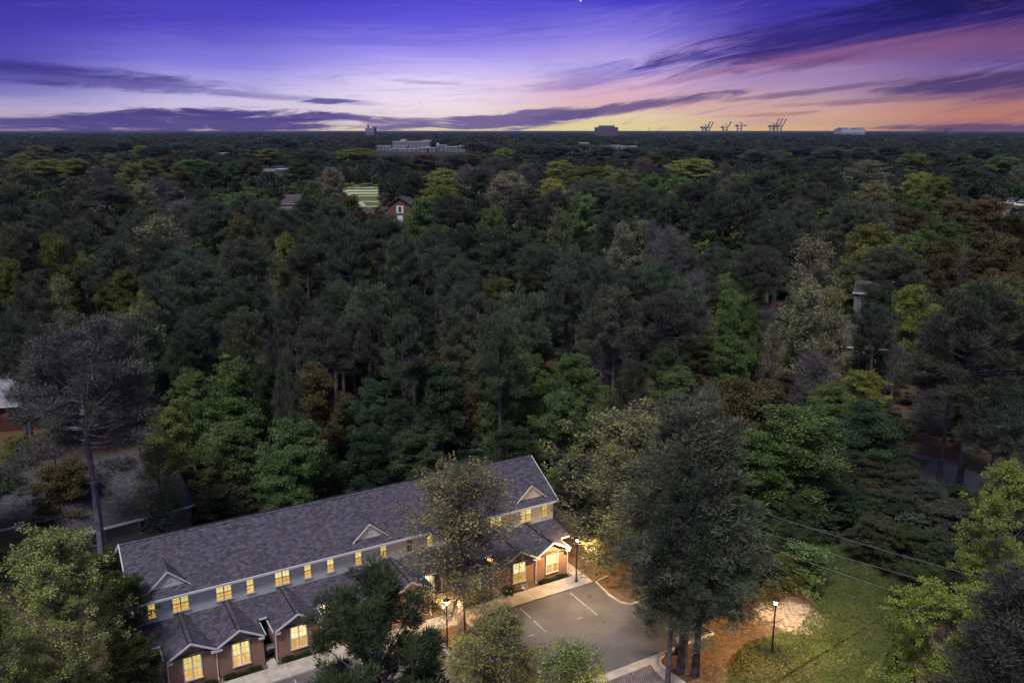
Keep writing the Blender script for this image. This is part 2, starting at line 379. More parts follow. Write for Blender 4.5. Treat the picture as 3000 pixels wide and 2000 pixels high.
def tag(o, label=None, cat=None, group=None, kind=None):
    if label: o['label'] = label
    if cat: o['category'] = cat
    if group: o['group'] = group
    if kind: o['kind'] = kind
    return o
def empty(name, loc, rz=0.0, label=None, cat=None, group=None):
    o = bpy.data.objects.new(name, None); COL.objects.link(o); o.location = Vector([float(q) for q in loc]); o.rotation_euler = (0, 0, rz)
    return tag(o, label, cat, group)
class MB:
    def __init__(s): s.v = []; s.f = []; s.mi = []
    def add(s, vs, fs, mi=0):
        k = len(s.v); s.v += [tuple(float(c) for c in v) for v in vs]; s.f += [tuple(i + k for i in f) for f in fs]; s.mi += [mi] * len(fs); return s
    def box(s, x0, x1, y0, y1, z0, z1, mi=0):
        return s.add([(x0,y0,z0),(x1,y0,z0),(x1,y1,z0),(x0,y1,z0),(x0,y0,z1),(x1,y0,z1),(x1,y1,z1),(x0,y1,z1)],
              [(0,3,2,1),(4,5,6,7),(0,1,5,4),(1,2,6,5),(2,3,7,6),(3,0,4,7)], mi)
    def hexa(s, lo, hi, mi=0):    # lo, hi: 4 points each
        return s.add(list(lo) + list(hi), [(0,3,2,1),(4,5,6,7),(0,1,5,4),(1,2,6,5),(2,3,7,6),(3,0,4,7)], mi)
    def slab(s, quad, th, mi=0):  # thick sheet below a quad
        return s.hexa([(a, b_, c - th) for a, b_, c in quad], quad, mi)
    def prism(s, pts, y0, y1, mi=0):   # polygon in x,z extruded along y
        n = len(pts)
        vs = [(x, y0, z) for x, z in pts] + [(x, y1, z) for x, z in pts]
        fs = [tuple(range(n)), tuple(range(2 * n - 1, n - 1, -1))] + [(i, i + n, (i + 1) % n + n, (i + 1) % n) for i in range(n)]
        return s.add(vs, fs, mi)
    def tube(s, pts, rad, n=6, cap=True, mi=0):
        pts = [np.array(p, float) for p in pts]; rings = []
        for i, p in enumerate(pts):
            d = pts[min(i + 1, len(pts) - 1)] - pts[max(i - 1, 0)]; d = d / (np.linalg.norm(d) + 1e-9)
            a = np.cross(d, [0, 0, 1] if abs(d[2]) < .9 else [1, 0, 0]); a /= np.linalg.norm(a) + 1e-9; c = np.cross(d, a)
            r = rad[i] if hasattr(rad, '__len__') else rad
            rings.append([p + r * (math.cos(2 * math.pi * k / n) * a + math.sin(2 * math.pi * k / n) * c) for k in range(n)])
        vs = [q for rg in rings for q in rg]; fs = []
        for i in range(len(pts) - 1):
            for k in range(n):
                fs.append((i * n + k, i * n + (k + 1) % n, (i + 1) * n + (k + 1) % n, (i + 1) * n + k))
        if cap: fs += [tuple(range(n - 1, -1, -1)), tuple((len(pts) - 1) * n + k for k in range(n))]
        return s.add(vs, fs, mi)
    def lathe(s, prof, n=12, c=(0, 0), mi=0):
        vs = [(c[0] + r * math.cos(2 * math.pi * k / n), c[1] + r * math.sin(2 * math.pi * k / n), z) for r, z in prof for k in range(n)]
        fs = [(i * n + k, i * n + (k + 1) % n, (i + 1) * n + (k + 1) % n, (i + 1) * n + k) for i in range(len(prof) - 1) for k in range(n)]
        fs += [tuple(range(n - 1, -1, -1)), tuple((len(prof) - 1) * n + k for k in range(n))]
        return s.add(vs, fs, mi)
    def build(s, name, m, parent=None, loc=None, smooth=False):
        me = bpy.data.meshes.new(name); me.from_pydata(s.v, [], s.f)
        for x in (m if isinstance(m, (list, tuple)) else [m]): me.materials.append(x)
        if any(s.mi): me.polygons.foreach_set('material_index', s.mi)
        if smooth: me.polygons.foreach_set('use_smooth', [True] * len(me.polygons))
        me.update()
        o = bpy.data.objects.new(name, me); COL.objects.link(o)
        if parent: o.parent = parent
        if loc is not None: o.location = Vector([float(q) for q in loc])
        return o
def struct(o): o['kind'] = 'structure'; return o

def ragged(pts, amp=.25, n=10, seed=0):
    rg = random.Random(seed); out = []
    for a, b_ in zip(pts, pts[1:] + pts[:1]):
        a = np.array(a[:2], float); b_ = np.array(b_[:2], float)
        k = max(2, min(60, int(np.linalg.norm(b_ - a) / .5)))
        for i in range(k):
            q = a + (b_ - a) * i / k
            out.append((q[0] + rg.uniform(-amp, amp), q[1] + rg.uniform(-amp, amp)))
    return out
def sheet(name, pts, z, m, rag=0.0, seed=0):
    p2 = [(float(p[0]), float(p[1])) for p in pts]
    if rag: p2 = ragged(p2, rag, seed=seed)
    o = MB().add([(x, y, z) for x, y in p2], [tuple(range(len(p2)))]).build(name, m)
    # make sure it faces up
    if o.data.polygons[0].normal.z < 0: o.data.flip_normals()
    return struct(o)
def inpoly(x, y, poly):
    c = False; n = len(poly)
    for i in range(n):
        x1, y1 = poly[i][:2]; x2, y2 = poly[i - 1][:2]
        if (y1 > y) != (y2 > y) and x < (x2 - x1) * (y - y1) / (y2 - y1) + x1: c = not c
    return c
def kerb(name, pts, w=.15, h=.13, m=None, z=0.0):
    mb = MB(); P_ = [np.array([float(p[0]), float(p[1])]) for p in pts]
    L = []; Rr = []
    for i, p in enumerate(P_):
        d = P_[min(i + 1, len(P_) - 1)] - P_[max(i - 1, 0)]; d /= np.linalg.norm(d); nrm = np.array([-d[1], d[0]]) * w / 2
        L.append(p + nrm); Rr.append(p - nrm)
    for i in range(len(P_) - 1):
        mb.hexa([(*L[i], z), (*Rr[i], z), (*Rr[i + 1], z), (*L[i + 1], z)], [(*L[i], h), (*Rr[i], h), (*Rr[i + 1], h), (*L[i + 1], h)])
    return struct(mb.build(name, m or CONC))

# ================================================================ THE SETTING
def ground():
    mb = MB(); N = 48; rings = [0, 60, 150, 400, 1200, 4000, 12000, 40000]
    vs = [(0, 0, 0)]; fs = []
    for r in rings[1:]:
        vs += [(r * math.cos(2 * math.pi * k / N), r * math.sin(2 * math.pi * k / N), 0) for k in range(N)]
    for k in range(N): fs.append((0, 1 + k, 1 + (k + 1) % N))
    for i in range(len(rings) - 2):
        for k in range(N):
            a = 1 + i * N; fs.append((a + k, a + N + k, a + N + (k + 1) % N, a + (k + 1) % N))
    mb.add(vs, fs); struct(mb.build('ground', GROUND))
ground()

KV = 51.40
# asphalt: both bays, the aisle and the throat
asphalt_pts = [uv(2, 30), uv(2, KV), uv(22.82, KV), uv(22.82, 48.0), uv(23.4, 47.4), uv(25.2, 47.4), uv(25.84, 48.0), uv(25.84, KV), uv(37.5, KV),
               uv(37.25, 49.4), uv(37.35, 47.9), uv(37.9, 47.15), uv(39.0, 47.1), uv(40.7, 47.3), uv(40.7, 41.0), uv(36.5, 41.0), uv(33.0, 41.0), uv(22, 41.0), uv(22, 30)]
sheet('parking_lot', asphalt_pts, .006, ASPH)
AP = [uv(22, 40.35), uv(22, 41.1), uv(36.7, 41.1), uv(36.3, 40.8), uv(35.4, 40.72), uv(34.7, 40.35)]
sheet('concrete_apron', AP, .012, CONC)
paver_pts = [uv(22, 24), uv(22, 40.37), uv(34.4, 40.37), uv(34.25, 39.7), uv(34.15, 38.9), uv(34.3, 37.6), uv(34.5, 24)]
sheet('paver_drive', paver_pts, .010, PAVER)
gut = [uv(34.7, 40.35), uv(34.4, 40.37), uv(34.25, 39.7), uv(34.15, 38.9), uv(34.3, 37.6), uv(34.5, 24), uv(35.1, 24), uv(34.95, 37.6), uv(34.8, 38.9), uv(34.85, 39.8), uv(35.4, 40.72)]
sheet('gutter_strip', gut, .014, CONC)
kerb('kerb', [uv(36.9, 40.95), uv(36.0, 40.75), uv(35.3, 40.45), uv(34.95, 39.9), uv(34.88, 38.9), uv(35.0, 37.6), uv(35.15, 24)])
kerb('kerb', [uv(36.9, 40.95), uv(38.5, 40.95), uv(40.75, 40.93), uv(40.78, 41.8), uv(40.78, 47.2), uv(39.4, 47.2), uv(37.95, 47.1), uv(37.4, 47.75), uv(37.28, 49.0), uv(37.55, 51.3), uv(38.9, 51.55)])
kerb('kerb', [uv(22.82, KV + .05), uv(22.8, 48.2), uv(23.0, 47.6), uv(23.5, 47.35), uv(25.1, 47.35), uv(25.6, 47.6), uv(25.84, 48.2), uv(25.84, KV + .05)], w=.3)
kerb('kerb', [uv(22.95, 48.3), uv(23.6, 48.5), uv(25.1, 48.4)], w=.14)
# walkway slab with edge
wk = MB()
def slab_uv(mb, u0, u1, v0, v1, z0, z1): mb.hexa([tuple(uv(u0, v0, z0)), tuple(uv(u1, v0, z0)), tuple(uv(u1, v1, z0)), tuple(uv(u0, v1, z0))], [tuple(uv(u0, v0, z1)), tuple(uv(u1, v0, z1)), tuple(uv(u1, v1, z1)), tuple(uv(u0, v1, z1))])
jt = 1.5; u = 2.0
while u < 37.3:
    slab_uv(wk, u, min(u + jt - .02, 37.35), KV, 53.0, -.02, .125); u += jt
for a, b_ in ((3.95, 4.9), (11.3, 11.95), (15.35, 16.4), (24.9, 25.95), (28.9, 30.0)): slab_uv(wk, a, b_, 53.01, 56.0, -.02, .125)
slab_uv(wk, 36.45, 37.35, 53.01, 55.2, -.02, .125)
o = wk.build('walkway', CONC); struct(o)
sheet('planting_bed', [uv(2, 52.98), uv(37.3, 52.98), uv(37.3, 53.9), uv(2, 53.9)], .03, STRAW)
# painted bay lines
pl = MB()
for uu in (5.6, 7.9, 10.2, 12.5, 14.8, 17.1, 19.4): slab_uv(pl, uu - .05, uu + .05, 47.4, 51.1, .004, .0105)
for uu, v0, v1 in ((27.95, 47.6, 50.9), (30.23, 47.35, 49.1), (30.23, 49.5, 51.05), (34.85, 47.35, 51.05)): slab_uv(pl, uu - .045, uu + .045, v0, v1, .004, .0105)
for uu, v in ((33.45, 47.6), (29.1, 47.5)): slab_uv(pl, uu - .22, uu + .22, v - .04, v + .04, .004, .0105)
struct(pl.build('bay_lines', PAINT))
# lawn, straw, sand
lawn_px = [(2125,2000),(2140,1925),(2190,1880),(2260,1862),(2330,1845),(2368,1800),(2380,1740),(2372,1650),(2362,1600),(2410,1575),(2500,1610),(2600,1680),(2690,1770),(2700,1840),(2620,1920),(2620,2050),(2700,2300),(2300,2400),(2100,2300)]
lawn_pts = [at(x, y) for x, y in lawn_px]
straw_px = [(1996,2000),(1955,1960),(1935,1932),(1960,1908),(2060,1885),(2100,1858),(2060,1820),(1990,1800),(1960,1760),(2100,1700),(2250,1640),(2370,1590),(2400,1700),(2390,1800),(2330,1860),(2200,1900),(2160,2000),(2130,2300),(2080,2400)]
sheet('pine_straw', [uv(35.25, 24), uv(35.1, 37.6), uv(34.98, 38.9), uv(35.1, 39.85), uv(36.0, 40.65), uv(37, 40.82), uv(40.95, 40.82), uv(40.95, 47.3), uv(39.4, 47.4), uv(38.05, 47.3), uv(37.5, 47.9), uv(37.4, 49), uv(37.7, 51.2), uv(37.45, 51.6), uv(37.45, 57), uv(48, 58), uv(56, 52), uv(54, 38), uv(46, 24)], .004, STRAW)
sheet('lawn', lawn_pts, .010, LAWN, .6, 3)
sheet('red_earth', [at(*q) for q in [(520,1440),(560,1440),(600,1500),(585,1560),(500,1560)]], .008, two('red_earth', (.12, .045, .03), (.26, .15, .11), .8), .3, 6)
isl = [uv(22.98, 48.6), uv(23.6, 48.75), uv(25.2, 48.6), uv(25.68, 48.4), uv(25.68, 51.35), uv(22.98, 51.35)]
sheet('tree_island', isl, .05, STRAW)
# the lane among the pines on the right, and other bits of road and yard seen through the trees
sheet('lane', [at(*q) for q in [(2560,1318),(2650,1322),(2760,1345),(2860,1385),(2960,1420),(3060,1440),(3060,1520),(2880,1486),(2800,1470),(2735,1442),(2690,1400),(2600,1365)]], .010, ASPH)
sheet('road', [at(*q) for q in [(1930,1035),(2060,1000),(2110,1012),(1990,1062)]], .010, ASPH)
sheet('road', [at(*q) for q in [(150,985),(210,950),(330,955),(470,935),(520,945),(420,985),(240,1010)]], .010, ASPH)
sheet('road', [at(*q) for q in [(800,1170),(850,1130),(900,1120),(935,1240),(950,1275),(830,1290)]], .010, CONC)
sheet('road', [at(*q) for q in [(560,1180),(690,1150),(740,1240),(620,1250)]], .010, ASPH)
sheet('field', [at(*q) for q in [(1000,535),(1115,535),(1125,600),(1080,612),(1005,560)]], .05, two('field_grass', (.07, .09, .03), (.11, .135, .05), .05))
for y in (549, 557, 564.5, 573, 590, 604):
    sheet('garden_strip', [at(1012, y), at(1108, y), at(1110, y + (3.6 if y in (557, 564.5) else 1.6)), at(1016, y + (3.6 if y in (557, 564.5) else 1.6))], .08, mat('crop_cover', base=(.45, .48, .3)))
sheet('path', [at(*q) for q in [(1003,560),(1012,558),(1072,600),(1066,608)]], .09, CONC)
sheet('far_parking', [at(*q) for q in [(600,452),(890,448),(905,492),(770,505),(760,470),(610,470)]], .2, two('far_asphalt', (.08, .08, .1), (.14, .14, .17), .02))
sheet('meadow', [at(*q) for q in [(60,560),(250,560),(240,600),(90,605)]], .05, two('field_grass', (.07, .09, .03), (.11, .135, .05), .05))

# ================================================================ TOWNHOUSES
HO = (20.65, 57.65)
def townhouse():
    root = empty('townhouse_row', uv(*HO), HA, 'long two-storey townhouse row with purple-grey shingle roof, pale siding and brick gabled fronts', 'townhouse')
    X = lambda u_: u_ - HO[0]; Y = lambda v_: v_ - HO[1]
    U0, U1, VF, VB = 3.8, 37.4, 57.65, 66.1
    EZ, RZ = 4.95, 7.5; VE, VR = 57.3, 61.85; sl = (RZ - EZ) / (VR - VE)
    # upper storey walls
    up = MB().prism([(Y(VF), 0), (Y(VB), 0), (Y(VB), EZ - .05), (Y(VR), RZ - .22), (Y(VF), EZ - .05)], 0, 1)
    vs = [(X(U0) + (X(U1) - X(U0)) * y, x, z) for x, y, z in up.v]; up.v = vs
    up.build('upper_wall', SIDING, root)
    # main roof: two thick planes + ridge cap
    rf = MB(); a, b_ = X(3.5), X(37.68)
    rf.slab([(a, Y(VE), EZ), (b_, Y(VE), EZ), (b_, Y(VR), RZ), (a, Y(VR), RZ)], .12)
    rf.slab([(a, Y(VR), RZ), (b_, Y(VR), RZ), (b_, Y(2 * VR - VE), EZ), (a, Y(2 * VR - VE), EZ)], .12)
    rf.prism([(a, 0)], 0, 0) if False else None
    rf.slab([(a, Y(VR) - .16, RZ - .05), (b_, Y(VR) - .16, RZ - .05), (b_, Y(VR), RZ + .035), (a, Y(VR), RZ + .035)], .03)
    rf.slab([(a, Y(VR), RZ + .035), (b_, Y(VR), RZ + .035), (b_, Y(VR) + .16, RZ - .05), (a, Y(VR) + .16, RZ - .05)], .03)
    roof = rf.build('roof', ROOF, root)
    MB().box(a - .01, b_ + .01, Y(VR) + .17, Y(VR) + .42, RZ - .16, RZ - .03).build('ridge_dark_strip', DARK, roof)  # dark strip just behind the main ridge
    # fascia, gutter, rakes
    g = MB(); g.box(a, b_, Y(VE) - .11, Y(VE) - .003, EZ - .16, EZ - .01)
    g.box(a + .02, b_ - .02, Y(VE) + .003, Y(VF) + .01, EZ - .17, EZ - .14)
    g.build('gutter', TRIM, root)
    for xx in (a - .07, b_ + .003):
        rk = MB()
        for s_ in (1, -1):
            y0 = Y(VR) + s_ * (VR - VE) + s_ * .02; y1 = Y(VR)
            q = [(xx, y0, EZ - .26), (xx + .067, y0, EZ - .26), (xx + .067, y1, RZ - .25), (xx, y1, RZ - .25)]
            h = [(xx, y0, EZ + .01), (xx + .067, y0, EZ + .01), (xx + .067, y1, RZ + .02), (xx, y1, RZ + .02)]
            rk.hexa(q, h)
        rk.build('rake_board', TRIM, root)
    # roof dormers
    for uc in (6.05, 20.75, 35.35):
        z0, z1, hw, vf = 5.33, 6.52, 1.42, 58.0
        d = MB(); vb = VE + (z1 - EZ) / sl
        xc = X(uc)
        d.slab([(xc - hw, Y(vf) - .12, z0 - .04), (xc, Y(vf) - .12, z1 + .06), (xc, Y(vb) + .1, z1 + .06), (xc - hw, Y(VE + (z0 - EZ) / sl) + .15, z0 - .04)], .1)
        d.slab([(xc, Y(vf) - .12, z1 + .06), (xc + hw, Y(vf) - .12, z0 - .04), (xc + hw, Y(VE + (z0 - EZ) / sl) + .15, z0 - .04), (xc, Y(vb) + .1, z1 + .06)], .1)
        d.box(xc - .06, xc + .06, Y(vf) - .1, Y(vb), z1 + .03, z1 + .085)
        do = d.build('dormer', ROOF, root)
        f = MB().prism([(xc - hw + .14, z0 - .02), (xc + hw - .14, z0 - .02), (xc, z1 - .1)], Y(vf), Y(vf) + .6); f.build('gable_face', SIDING, do)
        t = MB(); n_ = 14
        for sgn in (-1, 1):
            q = [(xc, z1 + .075), (xc + sgn * (hw + .04), z0 - .05), (xc + sgn * (hw + .04), z0 - .15), (xc, z1 - .05)]
            t.prism(q if sgn > 0 else q[::-1], Y(vf) - .19, Y(vf) - .123)
        t.build('rake_board', TRIM, do)
        v = MB(); pr = [(xc + .17 * math.cos(2 * math.pi * k / n_), (z0 + .52) + .17 * math.sin(2 * math.pi * k / n_)) for k in range(n_)]
        v.prism(pr, Y(vf) - .04, Y(vf) + .02); v.build('round_vent', TRIM, do)
    # windows
    def window(u0, u1, z0, z1, vpl, sashes, glow=True, par=root):
        y = Y(vpl); t = .07; fr = MB()
        x0, x1 = X(u0), X(u1)
        fr.box(x0 - t, x1 + t, y - .06, y + .02, z1, z1 + t + .02); fr.box(x0 - t - .04, x1 + t + .04, y - .09, y + .02, z0 - t, z0)
        fr.box(x0 - t, x0, y - .06, y + .02, z0, z1); fr.box(x1, x1 + t, y - .06, y + .02, z0, z1)
        zm = z0 + (z1 - z0) * .47; w_ = (x1 - x0) / sashes
        for k in range(1, sashes): fr.box(x0 + k * w_ - .04, x0 + k * w_ + .04, y - .055, y + .02, z0, z1)
        fr.box(x0, x1, y - .05, y + .02, zm - .028, zm + .028)
        wo = fr.build('window', TRIM, par)
        mu = MB()
        for k in range(sashes):
            xa = x0 + k * w_; 
            mu.box(xa + w_ / 2 - .008, xa + w_ / 2 + .008, y - .03, y - .005, z0, z1)
            for zz in (z0 + (zm - z0) * .5, zm + (z1 - zm) * .5): mu.box(xa, xa + w_, y - .028, y - .006, zz - .008, zz + .008)
        mu.build('muntin', mat('muntin_shade', base=(.5, .42, .3)), wo)
        MB().box(x0, x1, y - .004, y + .015, zm, z1).build('blind', GLOWT if glow else FARDARK, wo)
        MB().box(x0, x1, y - .003, y + .015, z0, zm).build('pane', GLOWB if glow else FARDARK, wo)
        return wo
    half = [(4.76, 1), (6.66, 2), (9.58, 2), (11.42, 1), (13.75, 2), (15.65, 1), (17.40, 1), (19.62, 1)]
    for uc, k in half:
        for side in (0, 1):
            c = uc if side == 0 else 41.28 - uc
            if side == 1 and abs(uc - 17.4) < .01: window(c - .23, c + .23, 3.5, 4.72, VF, 1, False); continue
            hw_ = .23 if k == 1 else .51
            window(c - hw_, c + hw_, 3.53, 4.76, VF, k)
    # ground floor
    gab = [(4.95, 8.1), (8.1, 11.24), (12.0, 15.3), (17.45, 20.65)]
    gab = gab + [(41.3 - b2, 41.3 - a2) for a2, b2 in gab[::-1]]
    alc = [(3.8, 4.95), (11.24, 12.0), (15.3, 17.45), (41.3 - 17.45, 41.3 - 15.3), (41.3 - 12.0, 41.3 - 11.24), (36.35, 37.4)]
    VW = 53.69; E2, P2 = 2.50, 3.38; VA = 55.15
    fw = MB()
    for a2, b2 in gab:
        c2 = (a2 + b2) / 2; e = .004
        fw.prism([(X(a2) + e, 0), (X(b2) - e, 0), (X(b2) - e, E2 - .05), (X(c2), P2 - .1), (X(a2) + e, E2 - .05)], Y(VW), Y(VF) - .01)
    lower = fw.build('brick_front', BRICK, root)
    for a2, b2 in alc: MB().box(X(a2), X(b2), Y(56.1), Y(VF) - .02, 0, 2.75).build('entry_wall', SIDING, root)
    # lower roof
    lr = MB()
    zs = lambda v_: 2.47 + (v_ - 53.35) * (3.14 - 2.47) / (VF - 53.35)
    for a2, b2 in gab: lr.slab([(X(a2) - .0, Y(53.5), zs(53.5) - .03), (X(b2), Y(53.5), zs(53.5) - .03), (X(b2), Y(VF) - .003, zs(VF)), (X(a2), Y(VF) - .003, zs(VF))], .1)
    for a2, b2 in alc:
        va = VA if b2 - a2 < 1.0 or a2 < 5 else 54.9
        lr.slab([(X(a2), Y(va), zs(va) + .002), (X(b2), Y(va), zs(va) + .002), (X(b2), Y(VF) - .004, zs(VF) + .002), (X(a2), Y(VF) - .004, zs(VF) + .002)], .1)
    for a2, b2 in gab:
        c2 = (a2 + b2) / 2; l = X(a2) - (.1 if any(abs(q[1] - a2) < .01 for q in alc) else 0); r_ = X(b2) + (.1 if any(abs(q[0] - b2) < .01 for q in alc) else 0)
        y0 = Y(53.42); y1 = Y(VF) - .005
        lr.slab([(l, y0, E2 - .02), (X(c2), y0, P2 + .02), (X(c2), y1, P2 + .02), (l, y1, E2 - .02)], .09)
        lr.slab([(X(c2), y0, P2 + .02), (r_, y0, E2 - .02), (r_, y1, E2 - .02), (X(c2), y1, P2 + .02)], .09)
        lr.box(X(c2) - .13, X(c2) + .13, y0 + .02, y1, P2 + .0, P2 + .045)
    lowroof = lr.build('lower_roof', ROOF, root)
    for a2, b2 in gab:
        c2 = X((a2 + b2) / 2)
        MB().box(c2 - .2, c2 - .14, Y(53.6), Y(VF) - .01, P2 - .045, P2 + .03).build('ridge_dark_strip', DARK, lowroof)  # dark strip standing in for the shadow beside each gable ridge
    for a2, b2 in gab:
        c2 = X((a2 + b2) / 2); y0 = Y(53.42); tr = MB()
        for xe in (X(a2) - .02, X(b2) + .02):
            q = [(c2, P2 + .035), (xe, E2 - .01), (xe, E2 - .15), (c2, P2 - .12)]
            tr.prism(q if xe > c2 else q[::-1], y0 - .06, y0 - .002)
            s_ = 1 if xe > c2 else -1
            tr.box(min(xe - s_ * .38, xe), max(xe - s_ * .38, xe), y0 - .055, Y(VW) - .002, E2 - .28, E2 - .152)
        tr.build('rake_board', TRIM, lowroof)
    for a2, b2 in alc:
        gt = MB()
        va = VA if b2 - a2 < 1.0 or a2 < 5 else 54.9
        gt.box(X(a2) + .1, X(b2) - .1, Y(va) - .07, Y(va) - .004, zs(va) - .1, zs(va) + .02)
        if a2 > 4: gt.box(X(a2) + .1, X(a2) + .16, Y(53.45), Y(va), E2 - .12, E2 - .0)
        if b2 < 37: gt.box(X(b2) - .16, X(b2) - .1, Y(53.45), Y(va), E2 - .12, E2 - .0)
        gt.build('entry_gutter', TRIM, lowroof)
    for u_ in (5.0, 8.1, 12.06, 15.26, 17.5, 20.65, 23.8, 26.1, 29.25, 33.2, 36.3):
        MB().tube([(X(u_), Y(VW) - .05, E2 - .1), (X(u_), Y(VW) - .05, .15), (X(u_), Y(VW) - .22, .1)], .04, 6).build('downspout', TRIM, root)
    for a2, b2 in gab:
        c2 = (a2 + b2) / 2 + .02
        window(c2 - .53, c2 + .53, .6, 2.28, VW, 2)
    # entry doors, posts and the bright porches
    for a2, b2 in alc:
        c2 = (a2 + b2) / 2 if b2 - a2 < 1.5 else (a2 + .55 if a2 < 20 else b2 - .55)
        d = MB().box(X(c2) - .36, X(c2) + .36, Y(56.1) - .05, Y(56.1) - .002, .13, 2.1).build('door', DARK, root)
        fr = MB(); y = Y(56.1)
        fr.box(X(c2) - .44, X(c2) - .365, y - .07, y - .004, .13, 2.18); fr.box(X(c2) + .365, X(c2) + .44, y - .07, y - .004, .13, 2.18); fr.box(X(c2) - .44, X(c2) + .44, y - .075, y - .004, 2.11, 2.2)
        fr.build('door_frame', TRIM, d)
        MB().lathe([(.02, 1.03), (.035, 1.06), (.02, 1.09)], 8, (X(c2) + .28, y - .09)).build('handle', TRIM, d)
    # dark screened opening at the left end
    MB().box(X(3.95), X(4.85), Y(55.3), Y(55.36), 1.0, 2.35).build('screen', DARK, root)
    s2 = MB()
    for q in ((3.9, 3.96, 1.0, 2.4), (4.84, 4.9, 1.0, 2.4), (3.9, 4.9, .93, 1.0), (3.9, 4.9, 2.35, 2.42)): s2.box(X(q[0]), X(q[1]), Y(55.25), Y(55.29), q[2], q[3])
    s2.build('screen_frame', TRIM, root)
    MB().box(X(3.74), X(3.88), Y(53.8), Y(53.94), .1, 2.55).build('porch_post', TRIM, root)
    for a_ in (16.75, 41.3 - 16.75): MB().box(X(a_) - .06, X(a_) + .06, Y(54.6), Y(54.72), .1, 2.6).build('porch_post', TRIM, root)
    return root, window
HOUSE, _w = townhouse()

def porch_light(u_, v_, z_, label):
    r = empty('porch_light', uv(u_, v_, z_), HA, label, 'wall light', 'porch lights in the entry recesses')
    MB().lathe([(.03, .1), (.09, .07), (.1, .05), (.02, .05)], 10).build('cap', BLACK, r)
    MB().lathe([(.01, -.07), (.05, -.05), (.06, 0), (.04, .04)], 10).build('bulb', PORCH, r)
    bulb_light(r, 0, 160, .05)
porch_light(16.0, 55.85, 1.95, 'warm wall light in the entry recess beside the round clipped bush')
porch_light(29.55, 55.7, 1.95, 'warm wall light in the wide entry recess left of the two right-hand brick gables')
porch_light(24.3, 55.85, 1.9, 'warm wall light in the entry recess behind the wispy tree')

# ---------------------------------------------------------------- lamps
def lamp(x, y, label, h=4.1, glow=1.0):
    r = empty('street_lamp', (x, y, 0), 0.3, label, 'street lamp', 'black lantern lamp posts round the parking lot')
    MB().lathe([(.13, 0), (.13, .12), (.085, .2), (.065, .6), (.05, h - .55), (.07, h - .53), (.05, h - .48), (.03, h - .44)], 10).build('pole', BLACK, r)
    l = MB()
    l.lathe([(.03, h - .46), (.11, h - .44), (.11, h - .42), (.03, h - .42)], 8)
    for k in range(4):
        a = math.pi / 4 + k * math.pi / 2; c, s = math.cos(a), math.sin(a)
        l.tube([(.11 * c, .11 * s, h - .43), (.19 * c, .19 * s, h - .1)], .012, 4)
    l.lathe([(.25, h - .1), (.24, h - .06), (.1, h + .05), (.05, h + .07), (.03, h + .14), (.005, h + .17)], 8)
    l.build('lantern', BLACK, r)
    prof = [(.11 * math.sin(t_) + .003, h - .27 - .13 * math.cos(t_)) for t_ in np.linspace(0, math.pi, 7)]
    MB().lathe(prof, 10).build('bulb', BULB, r)
    bulb_light(r, h - .27, 5200 * glow, .1)
    return r
pA = uv(36.15, 52.09); lamp(pA[0], pA[1], 'lit black lamp post on the walkway at the right end of the townhouses')
pB = at(2261, 1909); lamp(pB[0], pB[1], 'lit black lamp post standing alone on the lawn at the right', 4.2, 1.5)
pC = at(1311, 1905); lamp(pC[0], pC[1], 'lit black lamp post in the tree island left of the wispy tree trunk')
pD = at(1716, 2170); lamp(pD[0], pD[1], 'lit black lamp post cut off by the bottom edge of the photo', 4.1)

# ---------------------------------------------------------------- small things by the house
def grill():
    r = empty('porch_grill', uv(11.75, 54.2, .125), HA, 'white-topped barbecue grill in the dark entry recess between the brick gables', 'grill')
    MB().box(-.28, .28, -.2, .2, .55, .75).box(-.26, .26, -.18, .18, .05, .14).build('body', BLACK, r)
    MB().hexa([(-.3, -.22, .76), (.3, -.22, .76), (.3, .22, .76), (-.3, .22, .76)], [(-.24, -.14, .98), (.24, -.14, .98), (.24, .14, .98), (-.24, .14, .98)]).build('lid', WHITEP, r)
    for x in (-.25, .25):
        for y in (-.17, .17): MB().tube([(x, y, 0), (x, y, .55)], .02, 6).build('leg', BLACK, r)
    MB().tube([(-.2, -.3, .83), (.2, -.3, .83)], .02, 6).build('handle', BLACK, r)
grill()
def dish():
    r = empty('satellite_dish', uv(31.88, 53.3, .03), HA, 'small white round satellite dish on the ground by the brick wall', 'satellite dish')
    b_ = MB(); prof = [(.02, 0), (.12, .015), (.22, .05), (.29, .11), (.3, .125)]
    n = 18; vs = []; fs = []
    for rr, zz in prof:
        for k in range(n): a = 2 * math.pi * k / n; vs.append((rr * math.cos(a), -zz - .05, .42 + rr * math.sin(a)))
    for i in range(len(prof) - 1):
        for k in range(n): fs.append((i * n + k, i * n + (k + 1) % n, (i + 1) * n + (k + 1) % n, (i + 1) * n + k))
    fs.append(tuple(range(n))); b_.add(vs, fs); b_.build('reflector', TRIM, r)
    MB().tube([(0, 0, 0), (0, 0, .42), (0, -.05, .42)], .025, 6).build('mast', STEEL, r)
    MB().tube([(0, -.08, .15), (0, -.42, .38)], .012, 5).build('feed_arm', STEEL, r)
dish()
def urn():
    r = empty('garden_urn', at(1982, 1915), 0, 'pale round planter on a dark post beside the pine trunks', 'planter')
    MB().lathe([(.16, 0), (.13, .5), (.15, .55)], 10).build('pedestal', BLACK, r)
    MB().lathe([(.1, .55), (.3, .72), (.42, .95), (.36, 1.12), (.15, 1.2)], 12).build('bowl', two('dry_grass_top', (.2, .17, .14), (.38, .34, .29), 6, obj=True), r)
urn()

